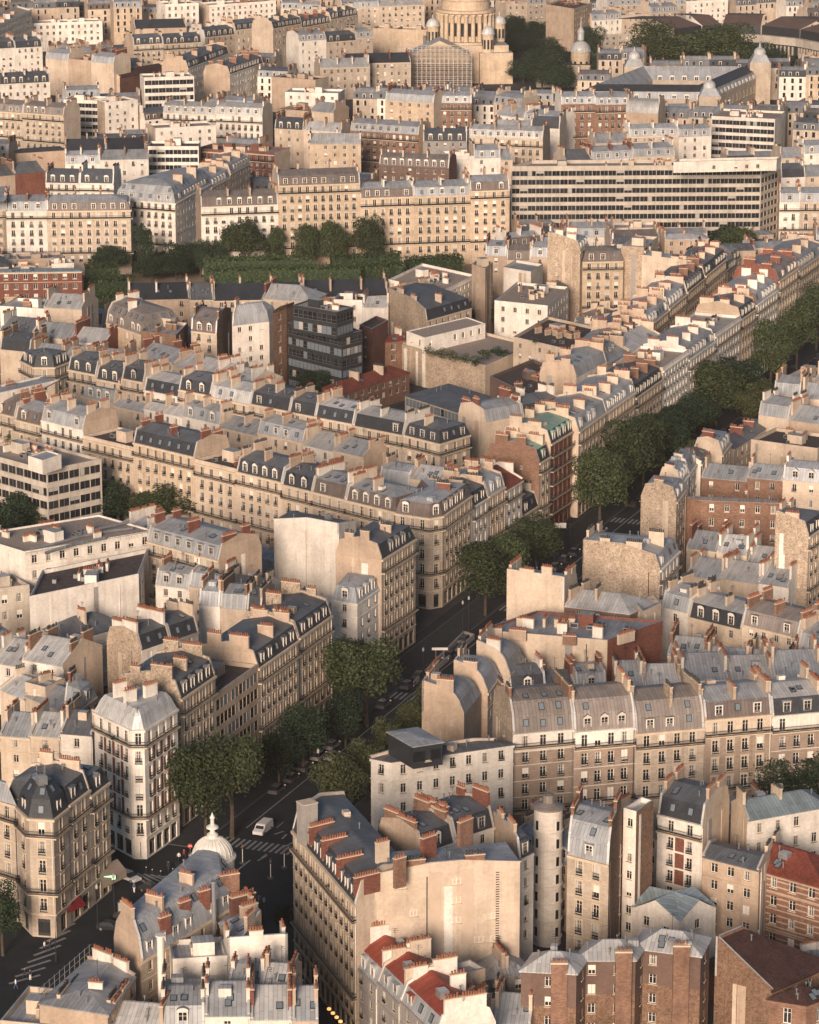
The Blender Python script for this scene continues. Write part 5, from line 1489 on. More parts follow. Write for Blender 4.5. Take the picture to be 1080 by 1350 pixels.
# scaffold on the bottom left roof
p0, p1 = at(52, 1322, 18), at(121, 1262, 18); sfo = shape_thing('scaffolding', 'light scaffold rails along a bottom left roof edge', 'scaffolding', p0.x, p0.y, 14); e = (p1 - p0).normalized(); L_ = (p1 - p0).length
for k in range(int(L_ / 1.6) + 1):
    pp = p0 + e * (k * 1.6); q = MB(); q.cyl((pp.x, pp.y, 12), .05, .05, 8.2, 'metal_grey', 5); q.build('pole', sfo, tuple(sfo.location))
for z in (18.2, 19.1, 20.0):
    q = MB(); q.tube([(p0.x, p0.y, z), (p1.x, p1.y, z)], .045, 'metal_grey', 5); q.build('rail', sfo, tuple(sfo.location))
# awnings and kiosk
def awning(label, pts, z, mat, drop=.6, name='awning'):
    P_ = [at(*t_, z) for t_ in pts]; q = MB()
    q.poly([(P_[0].x, P_[0].y, z), (P_[1].x, P_[1].y, z), (P_[2].x, P_[2].y, z + .9), (P_[3].x, P_[3].y, z + .9)], mat)
    q.poly([(P_[0].x, P_[0].y, z - drop), (P_[1].x, P_[1].y, z - drop), (P_[1].x, P_[1].y, z), (P_[0].x, P_[0].y, z)], mat)
    return solo(q, name, label, 'awning', None, (P_[0].x, P_[0].y, z - drop))
awning('dark red cafe awning below curved corner building', [(60, 1211), (112, 1190), (100, 1181), (56, 1197)], 3.2, 'red_cloth')
awning('beige awning with green sign by the crossing', [(135, 1163), (167, 1147), (155, 1139), (128, 1152)], 4.0, 'beige_cloth', 1.2)
awning('red canopy low among right boulevard trees', [(828, 478), (875, 478), (872, 472), (832, 472)], 3.0, 'red_cloth')
m, nt, b = nodes_of('green_light', .5); b.inputs['Emission Color'].default_value = (.05, .9, .3, 1); b.inputs['Emission Strength'].default_value = 1.0
m, nt, b = nodes_of('warm_lamp', .5); b.inputs['Emission Color'].default_value = (1, .42, .08, 1); b.inputs['Emission Strength'].default_value = 1.2
p = at(145, 1156, 4); q = MB(); q.box((p.x, p.y - .3, 3.6), (1.9, .12, .7), 'green_light', .35); solo(q, 'illuminated_sign', 'small glowing green sign on beige awning', 'sign')
for k in range(5):
    p = at(434 + k * 5, 1332 + k * 5.5, 4); q = MB(); q.lathe((p.x, p.y, 4), [(.0, 0), (.3, .1), (.3, .35), (0, .5)], 'warm_lamp', 10); solo(q, 'awning_lamp', 'orange glowing lamp over shop awning in bottom side street', 'lamp', 'glowing awning lamps')
# ================================================================== park hedges and trees
def hedge(label, a, b_, h, depth, mat='leaf_hedge'):
    A_, B_ = at(*a, h), at(*b_, h); d = B_ - A_; L_ = d.length; d.normalize(); nn_ = Vector((-d.y, d.x)); r = rng; q = MB()
    q2 = MB()
    for k in range(int(L_ * (depth * 5 + h * 6))):
        if r.random() < .62: u, v, z, n_ = r.uniform(0, L_), r.uniform(0, depth), h + r.gauss(0, .3), Vector((0, 0, 1))
        else: u, v, z, n_ = r.uniform(0, L_), r.gauss(0, .25), r.uniform(1.8, h), Vector((-nn_.x, -nn_.y, .2))
        p = Vector((A_.x + d.x * u + nn_.x * v, A_.y + d.y * u + nn_.y * v, z)); n_ = (n_ + Vector((r.gauss(0, .5), r.gauss(0, .5), r.gauss(0, .5)))).normalized()
        uu = n_.cross(Vector((r.random(), r.random(), r.random()))).normalized(); ww = n_.cross(uu); s_ = r.uniform(.45, .95)
        q.poly([p - uu * s_ * .5, p + ww * s_ * .35, p + uu * s_ * .5, p - ww * s_ * .35], mat, [(0, 0)] * 4)
    B0 = [A_ + nn_ * .5, B_ + nn_ * .5, B_ + nn_ * (depth - .5), A_ + nn_ * (depth - .5)]
    root = thing('hedge', label, 'hedge', (A_.x, A_.y, 0), 'clipped hedges in the park')
    q.build('foliage', root)
    q2.box(((B0[0].x + B0[2].x) / 2, (B0[0].y + B0[2].y) / 2, 1.6), (L_ - 1, depth - 1, h - 2.3), 'leaf_dark', math.atan2(d.y, d.x)); q2.build('core', root)  # dark core colour paints in the shade of the hedge sides
    FOOTS.append(((A_ + B_) / 2 + nn_ * depth / 2, math.hypot(L_, depth) / 2, [A_, B_, B_ + nn_ * depth, A_ + nn_ * depth]))
hedge('long hedge behind slate roofed hall, nearest row', (272, 356), (478, 352), 8, 5)
hedge('long clipped hedge block left of the park lodge', (268, 343), (415, 340), 8.5, 5)
hedge('clipped hedge block right of the park lodge', (437, 340), (530, 336), 8.5, 5)
hedge('short hedge end right of long nearest row', (482, 352), (536, 348), 8, 5)
hedge('clipped hedge by white corner trees, dark left end', (113, 352), (158, 350), 8.5, 6)
hedge('middle hedge beside red brick institution', (113, 371), (180, 367), 8.5, 6)
hedge('shaded hedge nearest to brick institution roofs', (113, 392), (168, 388), 8.5, 6)
hedge('thin far hedge under golden stone front', (440, 326), (490, 325), 7, 4)
hedge('hedge left of pale slanting terrace walls', (540, 344), (612, 338), 8, 6)
PARK = [at(100, 414), at(520, 394), at(640, 360), at(650, 318), at(100, 335)]; FOOTS.append((sum(PARK, Vector((0, 0))) / 5, 150, PARK))
sheet(PARK, .02, 'sand', 'park_path')
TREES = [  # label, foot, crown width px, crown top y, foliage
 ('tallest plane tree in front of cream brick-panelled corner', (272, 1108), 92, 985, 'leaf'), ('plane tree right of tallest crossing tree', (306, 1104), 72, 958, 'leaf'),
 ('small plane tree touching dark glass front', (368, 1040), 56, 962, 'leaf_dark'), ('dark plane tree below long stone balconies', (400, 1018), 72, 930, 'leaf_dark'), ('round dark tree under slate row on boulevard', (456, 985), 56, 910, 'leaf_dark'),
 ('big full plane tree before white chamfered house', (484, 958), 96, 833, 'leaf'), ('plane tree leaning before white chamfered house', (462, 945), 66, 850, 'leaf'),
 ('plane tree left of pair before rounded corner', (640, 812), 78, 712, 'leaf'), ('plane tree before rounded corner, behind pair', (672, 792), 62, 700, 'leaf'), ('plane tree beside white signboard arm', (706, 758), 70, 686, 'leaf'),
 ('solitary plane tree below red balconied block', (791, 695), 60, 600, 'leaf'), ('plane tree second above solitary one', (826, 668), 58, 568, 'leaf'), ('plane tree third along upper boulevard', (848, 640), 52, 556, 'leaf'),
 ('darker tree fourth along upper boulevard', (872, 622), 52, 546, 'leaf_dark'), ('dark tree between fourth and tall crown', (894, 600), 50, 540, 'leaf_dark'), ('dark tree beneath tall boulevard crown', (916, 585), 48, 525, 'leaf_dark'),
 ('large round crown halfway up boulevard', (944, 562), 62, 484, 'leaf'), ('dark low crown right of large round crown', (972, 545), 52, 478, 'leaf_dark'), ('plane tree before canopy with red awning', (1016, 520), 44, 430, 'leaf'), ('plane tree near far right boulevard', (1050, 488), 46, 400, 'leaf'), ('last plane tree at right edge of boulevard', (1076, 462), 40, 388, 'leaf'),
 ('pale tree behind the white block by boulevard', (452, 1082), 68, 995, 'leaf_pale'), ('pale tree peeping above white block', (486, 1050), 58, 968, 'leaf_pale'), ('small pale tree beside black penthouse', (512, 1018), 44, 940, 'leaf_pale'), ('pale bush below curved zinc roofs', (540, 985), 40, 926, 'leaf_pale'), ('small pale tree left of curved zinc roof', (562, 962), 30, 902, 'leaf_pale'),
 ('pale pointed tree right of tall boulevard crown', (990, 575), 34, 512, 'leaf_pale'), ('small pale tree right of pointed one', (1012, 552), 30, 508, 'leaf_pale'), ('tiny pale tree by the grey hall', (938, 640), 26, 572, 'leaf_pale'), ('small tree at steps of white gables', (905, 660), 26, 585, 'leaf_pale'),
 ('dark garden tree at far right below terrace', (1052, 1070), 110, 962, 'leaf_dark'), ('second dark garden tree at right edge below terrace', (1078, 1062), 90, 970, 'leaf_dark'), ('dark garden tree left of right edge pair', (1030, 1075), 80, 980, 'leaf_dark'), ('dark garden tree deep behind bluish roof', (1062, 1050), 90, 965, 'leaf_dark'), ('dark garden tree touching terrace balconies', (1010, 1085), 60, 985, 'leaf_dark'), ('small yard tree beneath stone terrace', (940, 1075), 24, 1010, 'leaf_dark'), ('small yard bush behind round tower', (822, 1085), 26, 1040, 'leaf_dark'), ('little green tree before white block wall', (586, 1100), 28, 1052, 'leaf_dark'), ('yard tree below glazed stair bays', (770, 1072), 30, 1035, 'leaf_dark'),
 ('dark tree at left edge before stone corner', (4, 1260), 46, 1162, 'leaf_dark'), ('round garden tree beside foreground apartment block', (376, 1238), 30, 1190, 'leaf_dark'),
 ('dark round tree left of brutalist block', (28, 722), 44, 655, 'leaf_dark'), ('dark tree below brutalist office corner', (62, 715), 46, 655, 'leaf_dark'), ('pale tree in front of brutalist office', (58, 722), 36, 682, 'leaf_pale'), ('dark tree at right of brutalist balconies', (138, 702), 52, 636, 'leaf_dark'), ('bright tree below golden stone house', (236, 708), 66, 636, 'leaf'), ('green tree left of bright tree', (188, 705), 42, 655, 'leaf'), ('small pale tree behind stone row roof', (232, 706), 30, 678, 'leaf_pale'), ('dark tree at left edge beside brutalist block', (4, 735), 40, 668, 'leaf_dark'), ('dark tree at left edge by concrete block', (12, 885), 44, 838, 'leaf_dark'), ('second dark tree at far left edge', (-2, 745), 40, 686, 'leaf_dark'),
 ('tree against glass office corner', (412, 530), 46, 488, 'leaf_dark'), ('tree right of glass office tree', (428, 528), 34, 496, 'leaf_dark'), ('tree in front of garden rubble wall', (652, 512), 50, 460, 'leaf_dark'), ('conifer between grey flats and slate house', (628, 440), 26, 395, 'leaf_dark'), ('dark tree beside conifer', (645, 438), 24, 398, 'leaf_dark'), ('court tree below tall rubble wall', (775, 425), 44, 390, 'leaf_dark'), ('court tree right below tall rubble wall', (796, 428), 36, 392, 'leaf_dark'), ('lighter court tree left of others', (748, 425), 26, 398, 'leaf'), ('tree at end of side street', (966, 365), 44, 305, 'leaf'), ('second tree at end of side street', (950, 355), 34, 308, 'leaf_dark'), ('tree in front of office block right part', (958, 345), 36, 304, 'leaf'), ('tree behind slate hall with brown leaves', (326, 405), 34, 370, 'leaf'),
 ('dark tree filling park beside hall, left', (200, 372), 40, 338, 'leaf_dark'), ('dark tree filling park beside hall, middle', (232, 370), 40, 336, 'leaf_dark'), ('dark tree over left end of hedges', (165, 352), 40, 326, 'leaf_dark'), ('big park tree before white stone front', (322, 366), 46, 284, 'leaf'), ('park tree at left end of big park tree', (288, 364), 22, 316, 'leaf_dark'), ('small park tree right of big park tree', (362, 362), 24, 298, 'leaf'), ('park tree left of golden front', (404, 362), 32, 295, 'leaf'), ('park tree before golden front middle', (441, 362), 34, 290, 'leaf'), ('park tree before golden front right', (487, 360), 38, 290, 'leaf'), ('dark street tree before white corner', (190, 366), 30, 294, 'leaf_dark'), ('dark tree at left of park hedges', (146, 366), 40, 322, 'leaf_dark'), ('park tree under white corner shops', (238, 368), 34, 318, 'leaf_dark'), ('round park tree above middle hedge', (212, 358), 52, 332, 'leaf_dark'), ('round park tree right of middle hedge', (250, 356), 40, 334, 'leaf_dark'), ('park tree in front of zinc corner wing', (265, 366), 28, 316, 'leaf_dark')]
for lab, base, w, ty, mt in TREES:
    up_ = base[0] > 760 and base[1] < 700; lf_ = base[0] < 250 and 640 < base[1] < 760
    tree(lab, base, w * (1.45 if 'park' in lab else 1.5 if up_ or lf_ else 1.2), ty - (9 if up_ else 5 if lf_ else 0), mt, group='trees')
GARDEN = [('leftmost dark tree by chapel', 735, 130, 40, 80), ('dark tree behind chapel', 715, 125, 44, 60), ('tall garden tree beside brownish slab', 778, 92, 26, 30), ('broad dark tree right of church', 678, 62, 28, 18), ('dark tree right of church transept', 672, 85, 30, 40), ('dark tree by church wall', 692, 80, 40, 42), ('tree beside tall slab', 708, 65, 30, 25),
          ('left round tree above palace court', 860, 119, 50, 32), ('middle round tree above palace court', 918, 121, 76, 34), ('right round tree above palace court', 964, 121, 50, 36), ('dark tree left of palace court', 806, 116, 44, 60), ('dark low tree above palace right', 990, 120, 40, 50), ('dark tree right of palace dome', 1030, 112, 50, 76), ('dark tree far right of palace', 1064, 118, 46, 70), ('dark tree under curved building', 1050, 90, 60, 62), ('reddish tree right of palace', 1068, 132, 22, 112), ('dark tree low right of palace', 1040, 130, 30, 104), ('dark tree near edge above roofs', 1078, 104, 36, 74),
          ('dark mass tree beyond church right', 700, 50, 40, 22), ('dark tree filling gap right of palace dome', 1045, 100, 50, 68), ('dark tree at right edge below curved building', 1072, 96, 50, 66), ('dark tree behind palace right dome', 1012, 118, 44, 60), ('dark mass tree by garden wall', 745, 75, 40, 40), ('low dark tree near chapel front', 690, 110, 44, 76), ('dark tree in garden middle', 725, 92, 40, 58), ('dark tree before tall slab', 755, 100, 40, 66), ('broad tree right palace side', 1020, 90, 50, 66), ('round tree top left', 125, 22, 42, -2), ('second round tree top left', 72, 20, 44, 0), ('round tree by upper left flats', 275, 110, 38, 92), ('tree by glass pyramid roof', 318, 112, 30, 93), ('tree by institution court', 505, 112, 40, 96), ('small tree top middle', 220, 40, 22, 26), ('tree on upper street', 20, 95, 26, 82)]
for lab, x, y, w, ty in GARDEN: tree(lab, (x, y), w * 1.5, ty, 'leaf_red' if 'reddish' in lab else ('leaf' if 'round' in lab else 'leaf_dark'), group='trees')
# details of the two foreground blocks
def on_wall(Apx, Bpx, h):
    a3, b3 = at(*Apx, h), at(*Bpx, h); d = (b3 - a3).normalized(); nn_ = Vector((d.y, -d.x))
    def f(px, py):
        lo, hi = -60.0, 60.0
        for _ in range(50):
            m_ = (lo + hi) / 2; q_ = a3 + d * m_
            if pj(q_.x, q_.y, h)[0] < px: lo = m_
            else: hi = m_
        q_ = a3 + d * lo; zl, zh = 0.0, 45.0
        for _ in range(50):
            m_ = (zl + zh) / 2
            if pj(q_.x, q_.y, m_)[1] > py: zl = m_
            else: zh = m_
        return q_, zl
    return f, d, nn_
f_, d_, nn_ = on_wall((492, 1158), (686, 1141), 25); lw = LONGWALL[0]; ang = math.atan2(d_.y, d_.x)
plain_mat('pale_render', (.51, .40, .30), .9, 0, .1, .4)
for (x0, x1, y0, y1) in ((566, 582, 1151, 1262), (608, 624, 1147, 1245)):
    (p0_, z1_), (p1_, _), (_, z0_) = f_(x0, y0), f_(x1, y0), f_(x0, y1); q = MB(); c_ = (p0_ + p1_) / 2
    q.box((c_.x, c_.y, z0_), ((p1_ - p0_).length, .1, z1_ - z0_), 'pale_render', ang); q.build('chimney_breast', lw)
for (x, y, w_) in ((602, 1166, 1.1), (602, 1191, 1.1), (602, 1217, 1.1), (648, 1212, 1.1), (632, 1243, 1.2), (648, 1242, 1.1), (545, 1208, .9), (528, 1172, 1.4)):
    p_, z_ = f_(x, y); Mx = Matrix(((d_.x * w_, -nn_.x, 0, p_.x + nn_.x * .2 - lw.location.x), (d_.y * w_, -nn_.y, 0, p_.y + nn_.y * .2 - lw.location.y), (0, 0, .5, z_), (0, 0, 0, 1))); inst('window', win(False, False, 'dark'), lw, Mx)
q = MB()
for k in range(34):
    p_, z_ = f_(656, 1150 + k * 3.2); q.box((p_.x + nn_.x * .1, p_.y + nn_.y * .1, z_), (.5, .18, .07), 'iron', ang)
q.build('rung', lw)['kind'] = 'stuff'
def stack(root, a, b_, z0, zt, mat, th=.62, pot='terracotta', pots=True):
    A_, B_ = at(*a, zt), at(*b_, zt); dv = B_ - A_; ln = dv.length; an = math.atan2(dv.y, dv.x); c_ = (A_ + B_) / 2; q = MB()
    q.box((c_.x, c_.y, z0), (ln, th, zt - z0), mat, an); q.box((c_.x, c_.y, zt), (ln + .14, th + .14, .14), 'trim_stone', an, True)
    o_ = q.build('chimney', root)
    for k in range(int(ln / .4) if pots else 0): p_ = A_ + dv * ((k + .5) / int(ln / .4)); inst('chimney_pot', POT[pot], o_, Matrix.Translation((p_.x - root.location.x, p_.y - root.location.y, zt + .14)) @ Matrix.Diagonal((1.1, 1.1, rng.uniform(.85, 1.2), 1)))
fa = find('wide stone apartment')
for a, b_, zt in (((408, 1091), (440, 1083), 25.9), ((424, 1109), (457, 1102), 25.9), ((444, 1133), (478, 1126), 25.9), ((467, 1158), (500, 1150), 25.9)): stack(fa, a, b_, 23.0, zt, 'red_brick', .42)
stack(fa, (396, 1060), (414, 1056), 22, 28.5, 'grey_render', 2.2, pots=False)
for a, b_, mt in (((520, 1133), (534, 1129), 'tan_brick'), ((496, 1112), (512, 1108), 'cream_render'), ((556, 1106), (574, 1100), 'red_brick'), ((605, 1085), (622, 1078), 'tan_brick')): stack(lw, a, b_, 24.5, 29, mt)
for a, b_, zt, mt in (((240, 1158), (259, 1153), 26.0, 'tan_brick'), ((221, 1168), (230, 1165), 25.5, 'red_brick'), ((200, 1189), (219, 1184), 25.6, 'tan_brick'), ((236, 1191), (250, 1186), 25.4, 'red_brick'), ((210, 1211), (224, 1206), 25.3, 'red_brick'), ((172, 1213), (191, 1208), 25.2, 'tan_brick'), ((290, 1155), (315, 1151), 25.8, 'tan_brick'), ((262, 1176), (276, 1172), 25.6, 'red_brick')): stack(wing, a, b_, 20.5, zt - 2.0, mt, .5)
rw_ = find('right wing with glazed turret')
for a, b_, zt, mt in (((304, 1184), (335, 1176), 24.5, 'dark_brick'), ((318, 1196), (338, 1190), 24, 'beige_render')): stack(rw_, a, b_, 17, zt - 2, mt, .8)
ccn = find('cream corner house with brick panels')
for a, b_, zt in (((150, 902), (166, 898), 30.0), ((164, 912), (179, 908), 29.6), ((190, 905), (206, 900), 29.6)): stack(ccn, a, b_, 25, zt - 1.5, 'white_render')
inst_ = find('long white institution'); q = MB()
for k, pts in enumerate((((40, 722), (70, 716), (110, 705), (150, 698), (175, 695)), ((60, 728), (100, 716), (140, 708)), ((120, 700), (130, 697), (170, 688)))):
    P_ = [at(*t_, 17.8) for t_ in pts]; q = MB(); q.tube([(p_.x, p_.y, 17.55 + .1 * k) for p_ in P_], .32, 'metal_grey', 6); q.build('duct', inst_)
p0, p1 = at(34, 733, 17.5), at(202, 704, 17.5)
for z in (18.0, 18.5): q = MB(); q.tube([(p0.x, p0.y + .4, z), (p1.x, p1.y + .4, z)], .05, 'metal_grey', 4); q.build('rail', inst_)
for k in range(24): p_ = p0.lerp(p1, k / 23); q = MB(); q.box((p_.x, p_.y + .4, 17.4), (.07, .07, 1.1), 'metal_grey'); q.build('rail_post', inst_)
lc = find('long cream party wall block')
for a, b_, zt, mt in (((640, 828), (662, 829), 20.3, 'cream_render'), ((672, 830), (694, 832), 20.4, 'beige_render'), ((742, 838), (760, 839), 20.2, 'tan_brick'), ((690, 815), (704, 817), 20.8, 'white_render'), ((735, 822), (748, 823), 21, 'white_render'), ((782, 826), (795, 828), 21.2, 'white_render'), ((815, 838), (836, 832), 20.3, 'cream_render')): stack(lc, a, b_, 18.5, zt, mt, .5)
# ================================================================== things on the crossing
def car(label, base, ang, col, kind='car', L=4.3, Wd=1.75, Hh=1.45, group='cars at the crossing'):
    p = at(*base); root = thing('parked_car' if kind == 'car' else 'van', label, kind, (p.x, p.y, .016), group, ang)
    mn = 'car_' + kind + str(len(MATS)); mm, nt_, bb = nodes_of(mn, .25); bb.inputs['Base Color'].default_value = (*col, 1); bb.inputs['Coat Weight'].default_value = .5
    def prof(pts, w0, w1, mat, nm, par):
        q = MB(); n_ = len(pts); Lf = [(x, -w0 / 2 if z < Hh * .62 else -w1 / 2, z) for x, z in pts]; Rt = [(x, -y, z) for x, y, z in Lf]
        q.poly(Lf, mat); q.poly(Rt[::-1], mat)
        for i in range(n_): j = (i + 1) % n_; q.poly([Lf[j], Lf[i], Rt[i], Rt[j]], mat)
        o = q.build(nm, par, (0, 0, 0)); return o
    h2 = Hh * .58
    if kind == 'van': body = [(-L / 2, .3), (L / 2, .3), (L / 2, .85), (L / 2 - .75, 1.08), (L / 2 - 1.35, Hh - .08), (L / 2 - 1.7, Hh), (-L / 2 + .1, Hh), (-L / 2, Hh - .2)]; cab = None
    else: body = [(-L / 2, .3), (L / 2, .3), (L / 2, .62), (L / 2 - 1.05, h2), (-L / 2 + .2, h2 + .05), (-L / 2, .7)]; cab = [(L / 2 - 1.1, h2), (L / 2 - 1.75, Hh), (-L / 2 + 1.0, Hh), (-L / 2 + .3, h2 + .05)]
    prof(body, Wd, Wd * .92, mn, 'body', root)
    if cab:
        q = MB(); w0, w1 = Wd * .93 / 2, Wd * .74 / 2
        lo = [(cab[0][0], cab[0][1]), (cab[3][0], cab[3][1])]; hi = [(cab[1][0], cab[1][1]), (cab[2][0], cab[2][1])]
        a0, a1 = (lo[0][0], -w0, lo[0][1] + .003), (lo[0][0], w0, lo[0][1] + .003); b0, b1 = (lo[1][0], -w0, lo[1][1] + .003), (lo[1][0], w0, lo[1][1] + .003)
        c0, c1 = (hi[0][0], -w1, hi[0][1]), (hi[0][0], w1, hi[0][1]); d0, d1 = (hi[1][0], -w1, hi[1][1]), (hi[1][0], w1, hi[1][1])
        for f in ((a0, a1, c1, c0), (b1, b0, d0, d1), (b0, a0, c0, d0), (a1, b1, d1, c1)): q.poly(f, 'glass')
        q.build('window', root, (0, 0, 0)); q = MB(); q.box(((hi[0][0] + hi[1][0]) / 2, 0, Hh), (hi[0][0] - hi[1][0] + .1, Wd * .76, .05), mn); q.build('roof', root, (0, 0, 0))
    else:
        q = MB()
        x0, x1 = L / 2 - .78, L / 2 - 1.34; q.poly([(x0 + .02, -Wd * .42, 1.12), (x0 + .02, Wd * .42, 1.12), (x1 + .02, Wd * .38, Hh - .12), (x1 + .02, -Wd * .38, Hh - .12)], 'glass'); q.build('windscreen', root, (0, 0, 0))
        for s_ in (-1, 1):
            for x0, x1 in ((L / 2 - 1.5, L / 2 - 2.35), (L / 2 - 2.45, L / 2 - 3.5), (L / 2 - 3.6, L / 2 - 4.6)):
                q = MB(); y_ = s_ * (Wd * .46 + .012); pts = [(x0, y_, 1.17), (x1, y_, 1.17), (x1, y_, Hh - .18), (x0, y_, Hh - .18)]; q.poly(pts if s_ > 0 else pts[::-1], 'glass'); q.build('window', root, (0, 0, 0))
    wm = MB()
    prev = None
    for k in range(12):
        a0, a1 = 2 * math.pi * k / 12, 2 * math.pi * (k + 1) / 12
        wm.poly([(.32 * math.cos(a0), -.1, .32 * math.sin(a0)), (.32 * math.cos(a1), -.1, .32 * math.sin(a1)), (.32 * math.cos(a1), .1, .32 * math.sin(a1)), (.32 * math.cos(a0), .1, .32 * math.sin(a0))], 'dark_metal')
    for y_ in (-.1, .1): wm.poly([(.32 * math.cos(2 * math.pi * k / 12), y_, .32 * math.sin(2 * math.pi * k / 12)) for k in range(12)], 'dark_metal'); wm.poly([(.18 * math.cos(2 * math.pi * k / 10), y_ * 1.05, .18 * math.sin(2 * math.pi * k / 10)) for k in range(10)], 'metal_grey')
    me = wm.mesh('wheel')
    for sx in (-1, 1):
        for sy in (-1, 1): inst('wheel', me, root, Matrix.Translation((sx * L * .31, sy * (Wd / 2 - .06), .32)))
    for sy in (-1, 1): q = MB(); q.box((L / 2 + .01, sy * Wd * .33, .62), (.05, .34, .16), 'white_paint'); q.build('headlight', root, (0, 0, 0)); q = MB(); q.box((-L / 2 - .01, sy * Wd * .36, .72), (.05, .26, .16), 'red_cloth'); q.build('tail_light', root, (0, 0, 0))
    return root
aB = math.atan2(BD.y, BD.x)
car('white minivan driving toward the crossing on the boulevard', (347, 1097), aB + math.pi, (.70, .67, .62), 'van', 4.7, 1.85, 1.8)
car('pale car waiting by the beige awning', (170, 1160), aB - 1.9, (.55, .53, .5))
car('dark car stopped at the striped crossing', (200, 1176), aB - 1.75, (.03, .032, .036))
car('dark car parked under the lamp post row', (146, 1226), aB - 1.5, (.025, .027, .03))
car('grey car behind the dark parked one', (168, 1212), aB - 1.5, (.06, .06, .065))
car('dark car far up the boulevard carriageway', (592, 868), aB + math.pi, (.05, .05, .055))
car('silver car parked by pavement under plane trees', (438, 1000), aB, (.22, .22, .22))
def lamp(label, base, H=7.0):
    p = at(*base); root = thing('street_lamp', label, 'street lamp', (p.x, p.y, .0), 'street lamps')
    q = MB(); q.cyl((0, 0, 0), .14, .12, .9, 'dark_metal', 8); q.cyl((0, 0, .9), .07, .05, H - 1.2, 'dark_metal', 7); q.build('post', root, (0, 0, 0))
    q = MB(); q.lathe((0, 0, H - .3), [(.05, 0), (.2, .1), (.24, .55), (.1, .75), (0, .95)], 'curtain', 8); q.build('lantern', root, (0, 0, 0))
for lab, bs in (('lamp post on the striped crossing island', (74, 1268)), ('lamp post before the cafe awning', (129, 1224)), ('lamp post near the beige awning', (151, 1210)), ('lamp post beside the foreground apartment block', (349, 1242)), ('lamp post right of crossing trees', (420, 1040)), ('lamp post beside the parking ramp', (558, 902)), ('lamp post before the rounded stone corner', (610, 838)), ('second lamp post near rounded corner', (618, 832)), ('lamp post under slate row', (508, 930))): lamp(lab, bs)
def signal(label, base):
    p = at(*base); root = thing('traffic_light', label, 'traffic light', (p.x, p.y, 0), 'traffic lights'); q = MB(); q.lathe((0, 0, 0), [(.55, 0), (.55, .2), (.1, .22)], 'kerb_stone', 10); q.cyl((0, 0, .2), .07, .07, 3.1, 'white_paint', 7); q.build('post', root, (0, 0, 0))
    q = MB(); q.box((0, 0, 2.6), (.34, .3, 1.0), 'dark_metal'); q.build('signal_head', root, (0, 0, 0))
    for k in range(3): q = MB(); q.box((0, -.16, 2.68 + k * .3), (.2, .03, .2), ('leaf', 'beige_cloth', 'red_cloth')[k]); q.build('lens', root, (0, 0, 0))
for lab, bs in (('traffic light on the boulevard island by zebra stripes', (357, 1158)), ('traffic light left of the boulevard zebra stripes', (320, 1138)), ('traffic light at right of the boulevard zebra', (375, 1144)), ('traffic light near white corner shops', (250, 1150))): signal(lab, bs)
for k, (x, y) in enumerate(((193, 1150), (201, 1153), (212, 1155), (228, 1152), (238, 1154))):
    p = at(x, y); q = MB(); q.cyl((p.x, p.y, .0), .08, .07, .85, 'dark_metal', 7); q.lathe((p.x, p.y, .85), [(.09, 0), (.1, .08), (0, .16)], 'white_paint', 7); solo(q, 'bollard', 'dark bollard on kerb in front of crossing trees', 'bollard', 'bollards by the crossing', (p.x, p.y, 0))
p = at(251, 1135); rs = thing('road_sign', 'round red no entry sign on pole by the crossing', 'sign', (p.x, p.y, 0)); q = MB(); q.cyl((0, 0, 0), .05, .05, 2.4, 'metal_grey', 6); q.build('post', rs, (0, 0, 0))
mm, nt, b = nodes_of('sign_red', .5); b.inputs['Base Color'].default_value = (.45, .03, .03, 1)
q = MB(); q.poly([(.42 * math.cos(2 * math.pi * k / 16), -.08, 2.7 + .42 * math.sin(2 * math.pi * k / 16)) for k in range(16)], 'sign_red'); q.poly([(-.3, -.09, 2.63), (.3, -.09, 2.63), (.3, -.09, 2.77), (-.3, -.09, 2.77)], 'white_paint'); q.build('disc', rs, (0, 0, 0))
p = at(162, 1212); ap = thing('advertising_panel', 'framed street poster panel beside dark parked car', 'panel', (p.x, p.y, 0), None, .25); q = MB(); q.box((0, 0, .6), (1.5, .2, 2.4), 'metal_grey'); q.cyl((0, 0, 0), .15, .15, .62, 'dark_metal', 8); q.build('frame', ap, (0, 0, 0)); q = MB(); q.poly([(-.64, -.11, .75), (.64, -.11, .75), (.64, -.11, 2.85), (-.64, -.11, 2.85)], 'curtain'); q.poly([(-.3, -.115, 1.2), (.25, -.115, 1.2), (.2, -.115, 2.2), (-.2, -.115, 2.3)], 'red_cloth'); q.build('poster', ap, (0, 0, 0))
# parking ramp in the middle of the boulevard
pr = [at(545, 905), at(560, 898), at(625, 842), at(612, 838)]; rp_ = thing('parking_ramp', 'walled parking ramp with white sign in mid boulevard', 'ramp', (pr[0].x, pr[0].y, 0))
for a, b_ in ((pr[0], pr[3]), (pr[1], pr[2]), (pr[2], pr[3])):
    d = b_ - a; q = MB(); q.box(((a.x + b_.x) / 2, (a.y + b_.y) / 2, 0), (d.length, .3, 1.0), 'grey_render', math.atan2(d.y, d.x)); q.build('wall', rp_)
q = MB(); q.poly([(t_.x, t_.y, .03) for t_ in pr], 'shop_dark'); q.build('ramp_floor', rp_); p = at(580, 872); q = MB(); q.box((p.x, p.y, 2.4), (3.2, .2, .5), 'white_paint'); q.cyl((p.x - .8, p.y, 0), .07, .07, 2.4, 'metal_grey', 6); q.cyl((p.x + .8, p.y, 0), .07, .07, 2.4, 'metal_grey', 6); q.build('sign_board', rp_)
